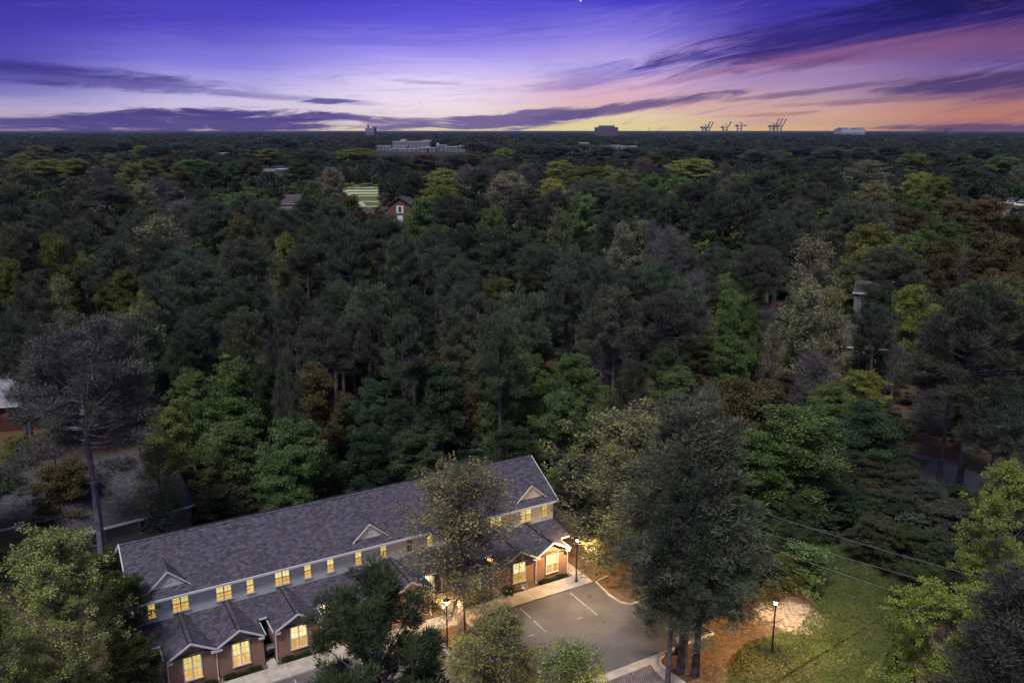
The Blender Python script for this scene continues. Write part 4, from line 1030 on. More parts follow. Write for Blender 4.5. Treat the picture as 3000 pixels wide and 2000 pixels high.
# ---- trees one can tell apart, nearest first
T1 = grow('pine', 207, H=20, base=13.0, R=3.4, nb=66, tip=.66, cl=11, lf=80, l=.32, w=.045, cr=.40, lean=(.0, .0), bend=.3, drop=.12, tr=.2)
T4 = [grow('pine', 210 + i, H=19, base=8.2 - i * .4, R=3.2, nb=110, cl=9, lf=64, l=.30, w=.055, cr=.5, flat=.6, drop=.25, ntw=3, cone=.25, bend=.3, tip=.35, tr=.22) for i in range(2)]
T6 = grow('pine', 220, H=22, base=13.0, R=5.0, nb=80, cl=10, lf=60, l=.34, w=.065, cr=.6, ntw=3, drop=.3, tr=.27)
T7 = grow('pine', 233, H=22, base=12.0, bark=two('purple_bark', (.085, .075, .11), (.16, .145, .2), 2.0, bs=.4), R=5.2, nb=90, cl=10, lf=56, l=.32, w=.06, cr=.6, ntw=4, bend=.5, drop=.22, tr=.27)
T2 = grow('airy', 240, H=13.5, base=4.2, R=3.1, nb=64, cl=10, lf=19, l=.16, w=.07, cr=.46, up=(.3, 1.25), ntw=14, tr=.20, tww=.018)
T3 = grow('airy', 250, H=15, base=3.6, R=4.4, nb=70, cl=12, lf=32, l=.2, w=.085, cr=.52, up=(.1, 1.15), ntw=14, tr=.24, tww=.02)
T8 = grow('airy', 260, H=13, base=2.0, R=3.6, nb=70, cl=12, lf=62, l=.155, w=.07, cr=.42, up=(.3, 1.2), ntw=7)
TY = grow('leafy', 270, H=13, base=2.5, R=4.0, nb=60, cl=13, lf=84, l=.165, w=.085, cr=.48, flat=.45, up=(0, .8))
TG = [grow('leafy', 280 + i, H=13, base=2.2, R=3.4, nb=62, cl=12, lf=50, l=.2, w=.12, cr=.52, flat=.6) for i in range(2)]
TS = grow('airy', 290, H=5, base=.8, R=2.2, nb=46, cl=9, lf=34, l=.15, w=.06, cr=.34, ntw=8, tr=.07, up=(.4, 1.2))
SH = [grow('leafy', 300 + i, H=3, base=.15, R=1.4, nb=34, cl=8, lf=34, l=.17, w=.11, cr=.34, tr=.05, ntw=2) for i in range(2)]
def P_(k, v, x, y, h, w, label, tint=None, rot=None): return place(k, float(x), float(y), h, w, label, None, v, tint, rot, row='hero')
q = atd(1110, 1690, 31.5); P_('P', T1, q[0], 31.5, 18.6, 6.0, 'big dark pine rising from the bottom edge in front of the townhouses', (.055, .082, .040))
q = at(1353, 1878); P_('L', T2, q[0], q[1], 13.9, 9.4, 'wispy budding tree in the parking island in front of the roof', (.21, .215, .085))
q = at(1839, 1715); P_('L', T3, q[0] + .4, q[1] + .4, 15.0, 12.5, 'large feathery tree beside the right end of the townhouses', (.20, .225, .085))
q = at(1997, 1965); P_('P', T4[0], q[0], q[1], 19.5, 8.8, 'thick pine, middle of the three close trunks by the paved drive', (.105, .130, .095))
q = at(2028, 1979); P_('P', T4[1], q[0] + .2, q[1], 15.0, 6.6, 'slim pine, right of the three close trunks by the paved drive', (.10, .125, .088))
q = at(1955, 2030); P_('P', T4[1], q[0], q[1], 17.0, 4.6, 'leaning pine, left and nearest of the three trunks by the paved drive')
q = at(2801, 1480); P_('P', T6, q[0], q[1], 22.3, 13.5, 'tall spreading pine beside the lane at the right edge', (.055, .066, .044))
q = at(2749, 1409); P_('P', T6, q[0], q[1], 19, 9, 'second pine trunk behind the tall spreading pine on the right')
q = at(306, 1700); P_('P', T7, q[0], q[1], 22.2, 11.6, 'tall crooked purple-barked pine behind the left end of the townhouses', (.095, .09, .085))
q = atd(150, 1640, 46); P_('L', T8, q[0], 46, 13.2, 6.8, 'bright feathery yellow-green tree filling the bottom left corner', (.24, .29, .085))
q = atd(60, 1640, 43); P_('L', T8, q[0] - 1.5, 41, 11.5, 5.5, 'yellow-green tree cut by the left edge at the bottom', (.2, .25, .07))
for px, py, h, w, lab in [(385, 1960, 7.2, 3.6, 'dark evergreen hugging the left corner of the townhouses'), (330, 1850, 6.5, 3.4, 'small dark evergreen between the bright tree and the townhouse wall'), (410, 2080, 5.5, 3.2, 'low evergreen at the bottom edge by the leftmost entry')]:
    q = at(px, py); P_('D', TG[0], q[0], q[1], h, w, lab, (.055, .075, .025))
q = atd(2800, 1780, 43); P_('Y', TY, q[0], 43, 11.6, 6.8, 'bright lime green tree at the bottom right, nearest the lawn', (.25, .31, .065))
q = atd(2960, 1600, 52); P_('Y', TY, q[0], 52, 15.0, 6.0, 'bright lime green tree at the right edge above the grey pine', (.2, .25, .06))
q = atd(2640, 1900, 38); P_('Y', TY, q[0], 38, 7.6, 4.4, 'low lime green tree spreading over the lawn at the bottom', (.22, .28, .06))
q = atd(3010, 1800, 37); P_('P', T4[0], q[0], 37, 15.6, 6.2, 'grey pine filling the bottom right corner', (.068, .066, .06))
q = atd(2880, 1980, 33); P_('P', T4[1], q[0], 33, 11.0, 5.2, 'small grey pine at the very bottom right', (.07, .07, .055))
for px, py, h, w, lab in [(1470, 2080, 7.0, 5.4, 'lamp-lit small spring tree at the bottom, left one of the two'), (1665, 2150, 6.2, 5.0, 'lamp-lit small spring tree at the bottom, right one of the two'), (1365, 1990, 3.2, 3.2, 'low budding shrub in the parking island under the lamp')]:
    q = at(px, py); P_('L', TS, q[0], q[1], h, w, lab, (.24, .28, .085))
# green trees behind the roof and round the lawn: px, top px, width px, height
for k, px, pt, w, h, lab in [
    ('O', 2190, 1112, 250, 13, 'rounded olive-brown topped tree right of the big dark pine'),
    ('G', 2330, 1190, 280, 12, 'large bright green tree between the olive-topped tree and the dark shrubs'),
    ('G', 2230, 1270, 240, 9.5, 'green tree low behind the three close pine trunks'),
    ('E', 2130, 1230, 160, 10, 'blue-green tree wedged behind the big dark pine'),
    ('G', 545, 1085, 130, 12, 'bright green tree, left of the clump behind the townhouse roof'),
    ('G', 672, 1055, 150, 12.5, 'bright green tree with highest top left of centre behind the roof'),
    ('D', 760, 1068, 110, 12, 'deep green tree right of the highest bright green top'),
    ('Y', 480, 1200, 150, 10, 'yellow-green tree leaning out beside the tall crooked pine'),
    ('G', 660, 1150, 180, 9.5, 'wide green tree in the lower middle of the left clump'),
    ('G', 660, 1240, 170, 8.5, 'low green tree just above the rails behind the townhouses'),
    ('L', 455, 1290, 140, 9.5, 'thin-leafed tree above the pale carport'),
    ('O', 175, 1360, 190, 7.5, 'small rusty tree in front of the long grey roof at left'),
    ('O', 915, 1072, 170, 12, 'olive-brown airy tree with thin trunks above the pale road'),
    ('G', 845, 1235, 190, 9.5, 'round green tree behind the middle of the townhouse ridge'),
    ('G', 830, 1310, 170, 7.5, 'low dark green tree touching the townhouse ridge'),
    ('E', 1085, 1115, 120, 11, 'green tree left of the blue-green one, centre of the photo'),
    ('E', 1290, 1060, 150, 11.5, 'blue-green tree in the centre above the roof'),
    ('O', 1410, 1038, 135, 12, 'brown-leafed tree in the centre between green ones'),
    ('G', 1465, 1105, 120, 10.5, 'bright green tree below the brown one at centre'),
    ('G', 1555, 1040, 135, 12, 'pale green rounded tree, left of the pair right of centre'),
    ('G', 1685, 1036, 150, 12, 'pale green rounded tree, right of the pair right of centre'),
    ('G', 1640, 1150, 170, 9.5, 'green tree below the pale green pair'),
    ('G', 1780, 1135, 110, 10, 'green tree leaning right beside the grey leafless tree'),
    ('D', 1180, 1170, 140, 9.5, 'dark green tree above the townhouse ridge'),
    ('E', 1215, 1260, 160, 7.5, 'low blue-green tree with a thin pale trunk at the ridge'),
    ('D', 1085, 1260, 150, 7.5, 'low dark tree on the shaded slope behind the ridge'),
    ('D', 1500, 1250, 150, 7.5, 'dark green tree at the right end of the townhouse ridge'),
    ('B', 1790, 935, 230, 13, 'wide grey leafless tree right of the pale green pair'),
    ('G', 1990, 1080, 150, 9, 'shaded green tree beside the pale far road'),
    ('G', 2150, 985, 120, 10, 'green tree in front of the pale stems on the right'),
    ('S', 2270, 940, 80, 12, 'narrow vine-wrapped tree among pale stems'),
    ('B', 2250, 890, 100, 13, 'pale forked bare tree on the right'),
    ('B', 2390, 1030, 150, 9, 'pale twiggy bare tree in front of the cottage'),
    ('B', 2080, 1120, 110, 9, 'purple twiggy tree left of the olive-brown tree'),
    ('G', 2430, 1120, 130, 8, 'low green tree under the pale bare one'),
    ('Y', 2540, 1085, 130, 7, 'low bright lime tree left of the tall right pine'),
    ('S', 2385, 690, 150, 19, 'very tall pale feathery tree on the right'),
    ('S', 2370, 830, 170, 16, 'lower lobe of pale feathery foliage below the very tall tree'),
    ('P', 2620, 725, 205, 18, 'broad dark pine above the pale house'),
    ('D', 2572, 838, 112, 15, 'deep green tree covering the right part of the pale house'),
    ('L', 2440, 842, 110, 15, 'airy tree covering the left part of the pale house'),
    ('S', 2450, 905, 120, 13, 'pale sage tree screening the cottage on its left'),
    ('P', 2575, 890, 120, 14, 'slim pine standing in front of the pale house'),
    ('B', 2630, 1000, 90, 9, 'small leafless tree by the cottage right end'),
    ('Y', 2700, 838, 155, 14, 'bright lime green tree behind the tall spreading right pine'),
    ('Y', 2930, 830, 140, 14, 'lime green tree at the right edge behind the spreading pine'),
    ('P', 2940, 1160, 180, 13, 'grey-green pine at the right edge below the spreading one'),
    ('E', 2560, 1180, 190, 9, 'grey-green shaded tree left of the lane'),
    ('P', 330, 708, 170, 18, 'broad dark pine with spreading limbs against lime green at left'),
    ('P', 305, 545, 170, 17, 'wide flat-topped dark pine below the lime trees at left'),
    ('P', 90, 800, 150, 18, 'dark pine above the grey barn roof at left'),
]:
    from_view(k, px, pt, w, h, label=lab, row='hero')
# ---- forest trees read off the photo in blocks: x, top, width in block units
BLK = dict(a=(0, 380, .4252), b=(900, 380, .4252), c=(1900, 380, .4677))
LST = dict(
a="L100,235,190 Y330,205,240 Y515,200,190 L180,150,140 O1140,190,140 L750,165,110 B660,250,140 Y910,225,150 Y1020,200,150 G1330,205,260 D1440,250,150 O1230,240,130 D870,90,140 P1060,110,160 Y960,110,100 P1430,130,130 Y1850,130,150 O1700,200,160 G1590,220,120 B1750,65,110 O1540,105,120 P2120,130,260 S2280,260,130 G2060,210,200 B1090,330,260 L960,360,200 P50,370,200 P300,490,260 P450,505,240 P620,560,220 P60,520,200 P940,540,180 B1240,465,300 P1440,480,320 S1050,595,360 P1680,450,200 P1790,490,230 O1660,600,240 P1930,550,220 P2130,470,260 P2270,470,220 P1700,740,280 G1750,400,200 G1620,440,160 B760,630,120 P540,620,280 P170,760,280 Y360,720,200 P90,640,200 B400,850,180 P1040,735,240 Y600,860,200 P1240,810,260 Y30,900,200 L400,1000,220 P1330,910,400 P1070,980,220 P1650,1030,360 B1840,1010,180 P2020,1070,240 P2100,770,300 P2240,620,320 Y1950,720,200 P2280,1080,280 Y850,960,200 Y1000,1080,200 S880,1270,420 P1350,1230,300 B1880,1200,260 D2160,1270,280 P60,1270,300 P240,1330,250 P700,100,150 P1250,90,160 D420,100,150 P100,110,160 O260,110,150 P560,150,140 Y120,170,120 P1900,60,150 D2000,80,140 P1500,170,110",
b="Y320,130,230 S170,260,150 P600,170,180 P490,200,90 O820,165,230 O1090,165,220 Y920,270,180 B1100,240,180 P1280,100,160 Y1350,130,120 B1300,180,200 P1550,100,230 P1700,110,180 B1500,230,160 S1390,285,220 S1340,330,250 Y900,390,260 P720,320,160 G815,465,220 P1010,450,220 P1190,460,150 G1270,530,170 Y1730,215,180 Y1920,255,280 Y1700,340,220 Y2050,250,160 L2180,270,200 P1900,100,180 P2050,110,200 P2250,120,230 B2320,190,150 P1960,340,330 P1510,400,270 P1710,410,200 L1750,540,180 G1900,440,200 P2190,390,180 P2320,390,200 Y530,625,230 O280,440,160 P200,610,260 P290,660,250 P490,590,330 P660,700,200 P870,660,220 P1060,670,220 P1320,670,380 P1590,800,260 P900,800,280 P1050,880,270 P1870,830,260 P2120,560,260 S2180,640,200 S2280,610,220 O1270,1010,180 P2050,920,220 P1790,960,300 P2200,960,330 P2120,1080,340 P1440,1100,340 P1090,1060,330 P720,1080,340 P400,1060,300 P210,1050,280 P100,1270,300 B1900,1150,300 P650,1250,250 R1000,1280,260 P1330,1270,300 P1150,90,170 P1010,170,160 D1180,280,150 P1450,90,150 P1820,110,150",
c="Y40,150,150 Y270,185,240 G30,280,140 G190,290,160 B490,210,120 L550,270,140 P700,120,200 P1000,100,220 P860,180,180 P1160,110,200 O880,290,120 S1380,190,260 L1430,320,250 Y1660,150,160 P1820,130,150 Y1700,270,150 Y1800,295,170 G1950,150,150 P1980,220,180 G2230,170,200 S2320,220,100 O1930,430,220 O2140,420,220 G1700,430,200 O1640,490,260 O2320,540,200 G1860,560,260 P1250,430,220 P1390,450,230 Y1430,590,280 G1620,650,230 P940,440,230 P780,520,240 P300,330,260 P480,380,240 P440,400,200 P830,570,330 P650,420,200 P720,730,320 L1010,950,200 G560,800,200 L1370,730,260 O1840,680,250 O2160,640,330 O2150,760,380 B1900,760,220 B130,600,260 B30,560,130 P80,830,300 B300,880,200 P220,940,280 G520,1000,180 P100,1030,380 G2080,960,200 G640,1110,180 P400,120,170 P560,110,160 P130,120,170 P1350,110,160 P1500,100,160 D2100,110,160 D1450,160,140 P230,90,160 P1100,260,190 P720,250,180 P560,330,190 P1050,330,200 O2200,880,260")
for bk, s in LST.items():
    ox, oy, sc = BLK[bk]
    for w_ in s.split():
        k = w_[0]; x, y, w = map(float, w_[1:].split(','))
        from_view(k, ox + x * sc, oy + y * sc, w * sc * (1.3 if k == 'P' else 1.22), row='list')
# left and middle rows close behind the houses
for w_ in "P38,905,130 P375,925,170 P380,1000,0 P553,960,128 P700,905,130 B790,945,105 P835,1030,85 R893,1040,85 P1370,900,140 P1515,905,140 P1030,905,150 P1085,910,110 P1200,950,110 P1850,1040,120 D1960,1010,110".split():
    k = w_[0]; x, y, w = map(float, w_[1:].split(','))
    if w: from_view(k, x, y, w, h=HT[k] * .93, row='list')

# ---- shrubs
def shrub(px, py, h, w, label, tint, group=None, v=None):
    q = at(px, py); o = place('D', float(q[0]), float(q[1]), h, w, None, group, v or SH[RNG.integers(2)], tint, row='hero')
    o.name = 'shrub'; o['category'] = 'shrub'; o['label'] = label; return o
q = uv(16.55, 54.0); o = place('D', float(q[0]), float(q[1]), 1.5, 1.7, None, None, SH[0], (.06, .085, .022), row='hero'); o.name = 'round_bush'; tag(o, 'round clipped bush in the lamplight by the entry walk', 'bush')
q = uv(14.85, 53.3); o = place('D', float(q[0]), float(q[1]), .85, .9, None, None, SH[1], (.035, .06, .02), row='hero'); o.name = 'round_bush'; tag(o, 'small dark bush at the right corner of the third brick gable', 'bush')
q = uv(30.4, 53.25); o = place('D', float(q[0]), float(q[1]), .7, 1.1, None, None, SH[1], (.045, .06, .03), row='hero'); o.name = 'round_bush'; tag(o, 'small strappy bush below the left of the two right-hand brick windows', 'bush')
def hedge(u0, u1, v0, label):
    a = uv(u0, v0); r = empty('hedge', a, HA, label, 'hedge', 'low hedges under the brick windows'); rg = np.random.default_rng(int(u0 * 10)); n = int((u1 - u0) * 1500)
    c = np.stack([rg.uniform(0, u1 - u0, n), rg.uniform(-.24, .24, n), rg.uniform(.03, .42, n)], 1); c[:, 2] *= (1 - (c[:, 1] / .32) ** 2) * (.8 + .2 * np.sin(c[:, 0] * 4))
    d = unit(rg.normal(size=(n, 3))); V, F = leaves(c, d, rg.uniform(.06, .12, n), rg.uniform(.03, .07, n), rg)
    o = bpy.data.objects.new('foliage', npmesh('foliage', V, F4=F, mats=(LEAF,))); COL.objects.link(o); o.parent = r; o['tint'] = [.032, .05, .018]
    MB().box(.05, u1 - u0 - .05, -.12, .12, 0, .26).build('stems', mat('hedge_core', base=(.012, .018, .008)), r)
for u0, u1, lb in [(5.3, 7.9, 'low dark hedge under the leftmost brick window'), (8.4, 10.9, 'low dark hedge under the second brick window from the left'), (12.3, 14.3, 'low hedge under the third brick window, beside the grill recess'), (33.4, 36.1, 'neat dark green hedge under the rightmost brick window'), (17.8, 20.4, 'low hedge behind the big dark pine crown'), (26.4, 29.0, 'low hedge behind the wispy tree trunk')]: hedge(u0, u1, 53.3, lb)
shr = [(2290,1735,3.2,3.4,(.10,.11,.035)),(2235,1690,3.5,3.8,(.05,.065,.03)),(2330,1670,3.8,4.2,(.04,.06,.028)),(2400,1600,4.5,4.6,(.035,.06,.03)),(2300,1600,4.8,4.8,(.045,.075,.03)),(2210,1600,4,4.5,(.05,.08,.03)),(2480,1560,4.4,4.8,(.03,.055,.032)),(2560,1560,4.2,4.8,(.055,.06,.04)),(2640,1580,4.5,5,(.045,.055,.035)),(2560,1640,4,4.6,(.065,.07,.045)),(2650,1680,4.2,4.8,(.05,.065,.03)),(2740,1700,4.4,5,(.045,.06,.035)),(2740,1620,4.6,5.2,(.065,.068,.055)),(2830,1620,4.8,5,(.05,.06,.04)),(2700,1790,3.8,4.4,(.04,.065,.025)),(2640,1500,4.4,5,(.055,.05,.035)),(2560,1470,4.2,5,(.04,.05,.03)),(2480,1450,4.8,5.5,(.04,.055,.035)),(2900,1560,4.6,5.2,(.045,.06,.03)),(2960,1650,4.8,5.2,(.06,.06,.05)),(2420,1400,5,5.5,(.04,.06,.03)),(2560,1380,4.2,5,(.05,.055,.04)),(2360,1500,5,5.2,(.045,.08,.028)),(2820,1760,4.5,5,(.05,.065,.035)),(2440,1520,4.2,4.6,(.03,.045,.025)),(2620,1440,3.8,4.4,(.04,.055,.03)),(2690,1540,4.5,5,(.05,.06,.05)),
       (1900,1640,3.5,4,(.06,.065,.03)),(1760,1560,3.4,4,(.04,.05,.028)),(1680,1500,4,4.5,(.035,.05,.028)),(60,1360,3.4,3.6,(.13,.15,.03)),(2040,1560,4,4.5,(.05,.06,.03)),(1960,1600,3.5,4,(.05,.06,.035)),(2120,1640,3.4,4,(.05,.06,.03))]
shr = [a for a in shr if not inpoly(*at(a[0], a[1])[:2], [tuple(p_[:2]) for p_ in lawn_pts])]
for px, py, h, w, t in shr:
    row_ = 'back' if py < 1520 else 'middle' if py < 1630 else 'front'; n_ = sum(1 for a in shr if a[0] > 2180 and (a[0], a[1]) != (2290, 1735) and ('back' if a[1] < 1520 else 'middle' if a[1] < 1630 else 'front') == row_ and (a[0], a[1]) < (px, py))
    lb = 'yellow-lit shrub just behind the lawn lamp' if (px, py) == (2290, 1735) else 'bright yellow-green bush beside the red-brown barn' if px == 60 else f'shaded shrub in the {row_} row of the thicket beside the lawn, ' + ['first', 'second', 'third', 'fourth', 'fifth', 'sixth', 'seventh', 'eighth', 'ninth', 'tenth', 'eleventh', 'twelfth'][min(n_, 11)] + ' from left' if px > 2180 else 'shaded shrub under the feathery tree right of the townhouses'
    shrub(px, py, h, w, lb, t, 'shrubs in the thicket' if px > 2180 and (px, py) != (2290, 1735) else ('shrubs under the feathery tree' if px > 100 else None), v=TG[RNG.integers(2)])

# ---- fill the gaps of the forest with lower trees
def pt(*a): return [tuple(at(*q)[:2]) for q in a]
NOGO = [[tuple(uv(*c)[:2]) for c in ((1, 20), (1, 69), (40, 69), (42, 50), (42, 20))], [tuple(p[:2]) for p in lawn_pts], pt((2100,1830),(2100,2000),(1900,2000),(1900,1800),(2150,1690),(2400,1640)),
        pt((-200,1330),(440,1290),(520,1480),(420,1640),(-200,1700)), pt((-200,1080),(110,1080),(130,1320),(-200,1320)), pt((2580,1290),(3100,1380),(3100,1560),(2720,1480)), pt((2430,985),(2640,985),(2640,1085),(2430,1085))]
SIGHT = [((0, 1150, 85, 1260), 90), ((2500, 860, 2516, 895), 150), ((2535, 1008, 2590, 1042), 132), ((690, 1020, 750, 1060), 120), ((805, 1130, 870, 1230), 95), ((1008, 543, 1110, 600), 556), ((1132, 568, 1205, 648), 376), ((830, 585, 875, 610), 420), ((1000, 530, 1060, 560), 520),
         ((820, 455, 880, 505), 780), ((1185, 468, 1207, 490), 850), ((1100, 408, 1370, 456), 1760), ((1480, 425, 1540, 442), 1500), ((1640, 430, 1700, 446), 1500), ((1700, 418, 1870, 437), 1550), ((2700, 575, 2740, 590), 450), ((620, 448, 760, 480), 780), ((770, 446, 880, 500), 800), ((2850, 568, 3000, 582), 420), ((2920, 592, 3000, 606), 400), ((640, 1190, 700, 1250), 80)]
grid = {}
for t in TREES: grid.setdefault((int(t['x'] // 6), int(t['y'] // 6)), []).append((t['x'], t['y'], t['w']))
def near(x, y, m):
    i, j = int(x // 6), int(y // 6)
    for a in range(i - 1, i + 2):
        for b_ in range(j - 1, j + 2):
            for tx, ty, tw in grid.get((a, b_), ()):
                if (tx - x) ** 2 + (ty - y) ** 2 < m * m: return True
    return False
for t in TREES:
    if t['y'] > 60:
        a_, top_ = proj((t['x'], t['y'], t['h'])); _, bot_ = proj((t['x'], t['y'], 0)); hw_ = t['w'] / 2 * FPX / math.hypot(t['y'], CH)
        SIGHT.append(((a_ - hw_ * .6, top_, a_ + hw_ * .6, top_ + (bot_ - top_) * (.5 if t['k'] == 'P' else .62)), t['y'] - 2))
SG = np.array([(*r_, d_) for r_, d_ in SIGHT])
def blocks(x, y, h, w):
    d = math.hypot(y, CH); px, p1_ = proj((x, y, h)); _, p2_ = proj((x, y, 0)); hw = w / 2 * FPX / d
    return bool(np.any((y < SG[:, 4]) & (px + hw * .8 > SG[:, 0]) & (px - hw * .8 < SG[:, 2]) & (p1_ < SG[:, 3]) & (p2_ > SG[:, 1])))
def ok(x, y, h, w, m):
    if near(x, y, m): return False
    for g in NOGO:
        if inpoly(x, y, g): return False
    return not blocks(x, y, h, w)
FILL = []
def scatter(d0, d1, sp, m):
    y = d0
    while y < d1:
        x = -(y * .66 + 8)
        while x < y * .66 + 8:
            xx = x + RNG.uniform(-.42, .42) * sp; yy = y + RNG.uniform(-.42, .42) * sp
            r = RNG.random(); n_ = math.sin(xx * .021 + 1.3) + math.sin(yy * .017 + xx * .009)
            k = 'P' if r < .42 + .12 * n_ else 'G' if r < .60 else 'D' if r < .72 else 'Y' if r < .79 else 'L' if r < .84 else 'O' if r < .91 else 'B'
            hh = dict(P=12.0, G=8.5, D=9, Y=8, L=8, O=8, B=9)[k] * RNG.uniform(.85, 1.1); ww = dict(P=6.6).get(k, 6.2) * RNG.uniform(.85, 1.2)
            if yy > 60 and ok(xx, yy, hh, ww, m): FILL.append((k, xx, yy, hh, ww))
            x += sp
        y += sp * .9
scatter(62, 300, 6.6, 4.2)
nP = sum(t['k'] == 'P' for t in TREES); nL = sum(t['k'] not in 'PB' for t in TREES); nB = sum(t['k'] == 'B' for t in TREES)
STUFF = []
FILL.sort(key=lambda f: f[2])
for k, x, y, h, w in FILL:
    if k == 'P' and nP < 290: nP += 1
    elif k == 'B' and nB < 120: nB += 1
    elif k not in 'PB' and nL < 290: nL += 1
    else: STUFF.append((k, x, y, h, w)); continue
    place(k, float(x), float(y), float(h), float(w), row='fill')
FILL = []; scatter(300, 700, 8.0, 5.0); STUFF += FILL
def far_scatter(d0, d1, sp, hs=1.0):
    y = d0
    while y < d1:
        s_ = sp * (y / d0) ** .8; x = -(y * .64)
        while x < y * .64:
            xx = x + RNG.uniform(-.45, .45) * s_; yy = y + RNG.uniform(-.45, .45) * s_
            r = RNG.random(); k = 'P' if r < .66 else 'D' if r < .88 else 'G' if r < .95 else 'Y' if r < .965 else 'O'
            hh = RNG.uniform(8.5, 13) * hs * (1 + .45 * min(1, (y - 700) / 1200) * RNG.random()); ww = s_ * RNG.uniform(.9, 1.35)
            if not blocks(xx, yy, hh, ww): STUFF.append((k, xx, yy, hh, ww))
            x += s_
        y += s_ * .9
far_scatter(700, 7500, 10.5)

# labels for forest trees: kind, place in the photo and order from the left
def zone(t):
    px, py = proj((t['x'], t['y'], t['h']))
    row = 'in the far treeline' if py < 505 else 'in the distant forest band' if py < 620 else 'in the middle forest' if py < 800 else 'in the near forest'
    col = ['at the far left', 'left of centre', 'near the centre', 'right of centre', 'at the far right'][max(0, min(4, int(px // 600)))]
    return row + ' ' + col, px
ORD = ['leftmost', 'second from left', 'third from left', 'fourth from left', 'fifth from left', 'sixth from left', 'seventh from left', 'eighth from left', 'ninth from left', 'tenth from left']
cells = {}
for t in TREES:
    if t['row'] == 'list': z, px = zone(t); cells.setdefault((t['k'], z), []).append((px, t))
for (k, z), L in cells.items():
    L.sort(key=lambda q: q[0]); n = len(L)
    for i, (px, t) in enumerate(L):
        ph = KNAME[k][2]
        if n == 1: lb = f'only {ph} standing tall {z}'
        elif i < 6 or n <= 10: lb = f'{ph} {ORD[min(i, 9)]} {z}'
        else: lb = f'{ph} among those on the right part {z}'; t['o']['group'] = f'{ph}s {z}'
        t['o']['label'] = lb.replace('forest behind the townhouses', 'forest')
for t in TREES:
    if t['row'] == 'fill':
        z, px = zone(t); ph = KNAME[t['k']][2]; t['o']['label'] = f'low {ph} filling gaps {z}'.replace('forest behind the townhouses', 'forest'); t['o']['group'] = f'lower {ph}s {z}'.replace('forest behind the townhouses', 'forest')

# ---- the far-off wood: one object made of points that carry small trees
def lowpoly(kind, seed):
    g = grow(kind, seed, nb=26, cl=5, lf=14, l=.95 if kind == 'pine' else .8, w=.38 if kind == 'pine' else .6, cr=.8, ntw=0, H=15, base=5.0, R=3.3, drop=.1)
    o = bpy.data.objects.new('forest_crown', g['crown']); return o, g
def make_stuff(name, pts, label, protos, cat='forest'):
    n = len(pts); me = bpy.data.meshes.new(name); me.vertices.add(n); me.vertices.foreach_set('co', np.array([(p[1], p[2], 0) for p in pts], np.float32).ravel())
    def attr(nm, ty, data, key):
        a = me.attributes.new(nm, ty, 'POINT'); a.data.foreach_set(key, np.asarray(data).ravel())
    npt = len(protos['P'][0]) if False else None
    P0 = protos['P']; Q0 = protos['G']
    idx = [int(RNG.integers(len(P0))) if p[0] == 'P' else len(P0) + int(RNG.integers(len(Q0))) for p in pts]
    allp = P0 + Q0
    attr('idx', 'INT', np.array(idx, np.int32), 'value')
    attr('rz', 'FLOAT', RNG.uniform(0, 6.28, n).astype(np.float32), 'value')
    attr('sc', 'FLOAT_VECTOR', np.array([(p[4] / 7.0, p[4] / 7.0, p[3] / 15.0) for p in pts], np.float32), 'vector')
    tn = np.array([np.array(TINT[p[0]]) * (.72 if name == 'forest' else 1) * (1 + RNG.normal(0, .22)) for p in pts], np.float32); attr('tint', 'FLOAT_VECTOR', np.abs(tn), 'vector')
    o = bpy.data.objects.new(name, me); COL.objects.link(o); tag(o, label, cat, None, 'stuff')
    g = bpy.data.node_groups.new(name, 'GeometryNodeTree'); g.interface.new_socket('Geometry', in_out='INPUT', socket_type='NodeSocketGeometry'); g.interface.new_socket('Geometry', in_out='OUTPUT', socket_type='NodeSocketGeometry')
    N = g.nodes; L = g.links; gi = N.new('NodeGroupInput'); go = N.new('NodeGroupOutput'); ip = N.new('GeometryNodeInstanceOnPoints'); g2i = N.new('GeometryNodeGeometryToInstance')
    for p in reversed(allp):
        oi = N.new('GeometryNodeObjectInfo'); oi.inputs['Object'].default_value = p; oi.transform_space = 'ORIGINAL'; L.new(oi.outputs['Geometry'], g2i.inputs[0])
    def na(nm, ty): a = N.new('GeometryNodeInputNamedAttribute'); a.data_type = ty; a.inputs['Name'].default_value = nm; return a.outputs[0]
    cx = N.new('ShaderNodeCombineXYZ'); L.new(na('rz', 'FLOAT'), cx.inputs[2]); er = N.new('FunctionNodeEulerToRotation'); L.new(cx.outputs[0], er.inputs[0])
    L.new(gi.outputs[0], ip.inputs['Points']); L.new(g2i.outputs[0], ip.inputs['Instance']); ip.inputs['Pick Instance'].default_value = True
    L.new(na('idx', 'INT'), ip.inputs['Instance Index']); L.new(er.outputs[0], ip.inputs['Rotation']); L.new(na('sc', 'FLOAT_VECTOR'), ip.inputs['Scale'])
    L.new(ip.outputs[0], go.inputs[0])
    md = o.modifiers.new('scatter', 'NODES'); md.node_group = g
    return o
PR = dict(P=[lowpoly('pine', 400 + i)[0] for i in range(3)], G=[lowpoly('leafy', 420 + i)[0] for i in range(3)])
make_stuff('forest', STUFF, 'mass of distant pine and leafy treetops stretching to the horizon', PR)
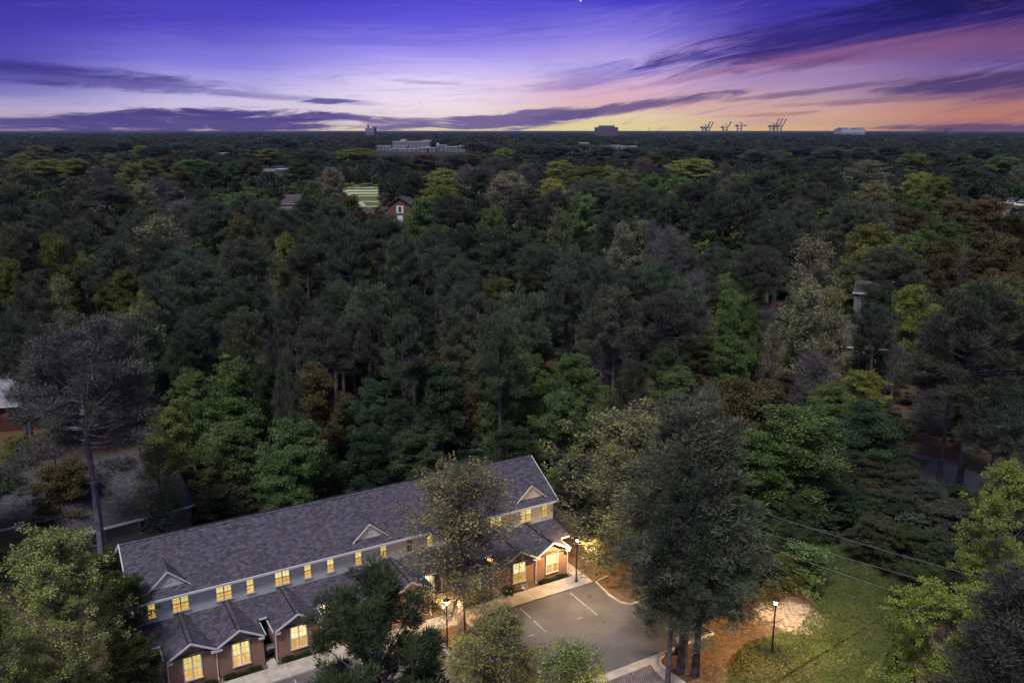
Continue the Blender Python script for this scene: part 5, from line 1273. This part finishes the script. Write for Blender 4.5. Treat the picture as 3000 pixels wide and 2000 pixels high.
# undergrowth under the nearer trees
UG = []
y = 60
while y < 330:
    s_ = 3.0 + (y - 60) * .012; x = -(y * .66 + 6)
    while x < y * .66 + 6:
        xx = x + RNG.uniform(-.45, .45) * s_; yy = y + RNG.uniform(-.45, .45) * s_
        if RNG.random() < .8 and not any(inpoly(xx, yy, g_) for g_ in NOGO) and not blocks(xx, yy, 2.5, 4): UG.append((['D', 'D', 'G', 'P', 'O'][RNG.integers(5)], xx, yy, RNG.uniform(1.6, 4.2) * 1.0, RNG.uniform(2.5, 5)))
        x += s_
    y += s_
def bushproto(seed):
    g = grow('leafy', seed, nb=22, cl=6, lf=22, l=.5, w=.3, cr=.9, ntw=0, H=15, base=.5, R=3.3, tr=.05); return bpy.data.objects.new('undergrowth_bush', g['crown'])
bp = [bushproto(500), bushproto(501)]
make_stuff('undergrowth', UG, 'dark undergrowth and saplings under the forest trees', dict(P=bp, G=bp), 'undergrowth')
# ---- short grass and fallen needles as fine geometry
def blades(name, pts, n, l, w, tint, label, up=1.0, z=.01):
    P2 = [(float(a[0]), float(a[1])) for a in pts]; xs = [p[0] for p in P2]; ys = [p[1] for p in P2]; rg = np.random.default_rng(n)
    c = np.stack([rg.uniform(min(xs), max(xs), n * 2), rg.uniform(min(ys), max(ys), n * 2)], 1)
    keep = np.array([inpoly(a, b_, P2) for a, b_ in c]); c = c[keep][:n]; m = len(c)
    c3 = np.concatenate([c, np.full((m, 1), z)], 1); d = unit(rg.normal(size=(m, 3)) * np.array([1, 1, .25]) + np.array([0, 0, up]))
    V, F = needles(c3, d, l * rg.uniform(.5, 1.4, m), w * rg.uniform(.6, 1.4, m), rg)
    o = bpy.data.objects.new(name, npmesh(name, V, F3=F, mats=(LEAF,))); COL.objects.link(o); o['tint'] = list(tint); tag(o, label, None, None, 'stuff'); return o
near_lawn = [at(x, y) for x, y in [(2125,2020),(2140,1925),(2190,1880),(2260,1862),(2330,1845),(2368,1800),(2380,1740),(2372,1650),(2410,1580),(2500,1610),(2600,1680),(2690,1770),(2700,1840),(2620,1920),(2620,2050)]]
blades('grass', near_lawn, 60000, .16, .05, (.075, .105, .035), 'patchy short grass of the lawn', .8)
blades('needle_litter', [uv(35.3, 33), uv(35.3, 40), uv(41, 40.7), uv(41, 47), uv(38.2, 47.6), uv(38, 57), uv(48, 57), uv(50, 46), uv(44, 40), uv(44, 33)], 26000, .22, .03, (.14, .085, .052), 'fallen pine needles on the ground', .1, .012)
print('TREES', len(TREES), 'P', nP, 'L', nL, 'B', nB, 'STUFF', len(STUFF), 'UG', len(UG))

# ---- the evening air
hm = bpy.data.materials.new('haze'); hm.use_nodes = True; t_ = hm.node_tree; t_.nodes.clear(); b_ = NB(t_)
pv = b_.n('ShaderNodeVolumePrincipled'); pv.inputs['Color'].default_value = (.42, .44, 1.0, 1); pv.inputs['Density'].default_value = 3.2e-5; pv.inputs['Anisotropy'].default_value = 0.2
ho = b_.n('ShaderNodeOutputMaterial'); b_.link(pv.outputs[0], ho.inputs['Volume'])
hz_ = MB().box(-9000, 9000, -300, 9000, -1.0, 120).build('haze', hm); hz_['kind'] = 'stuff'
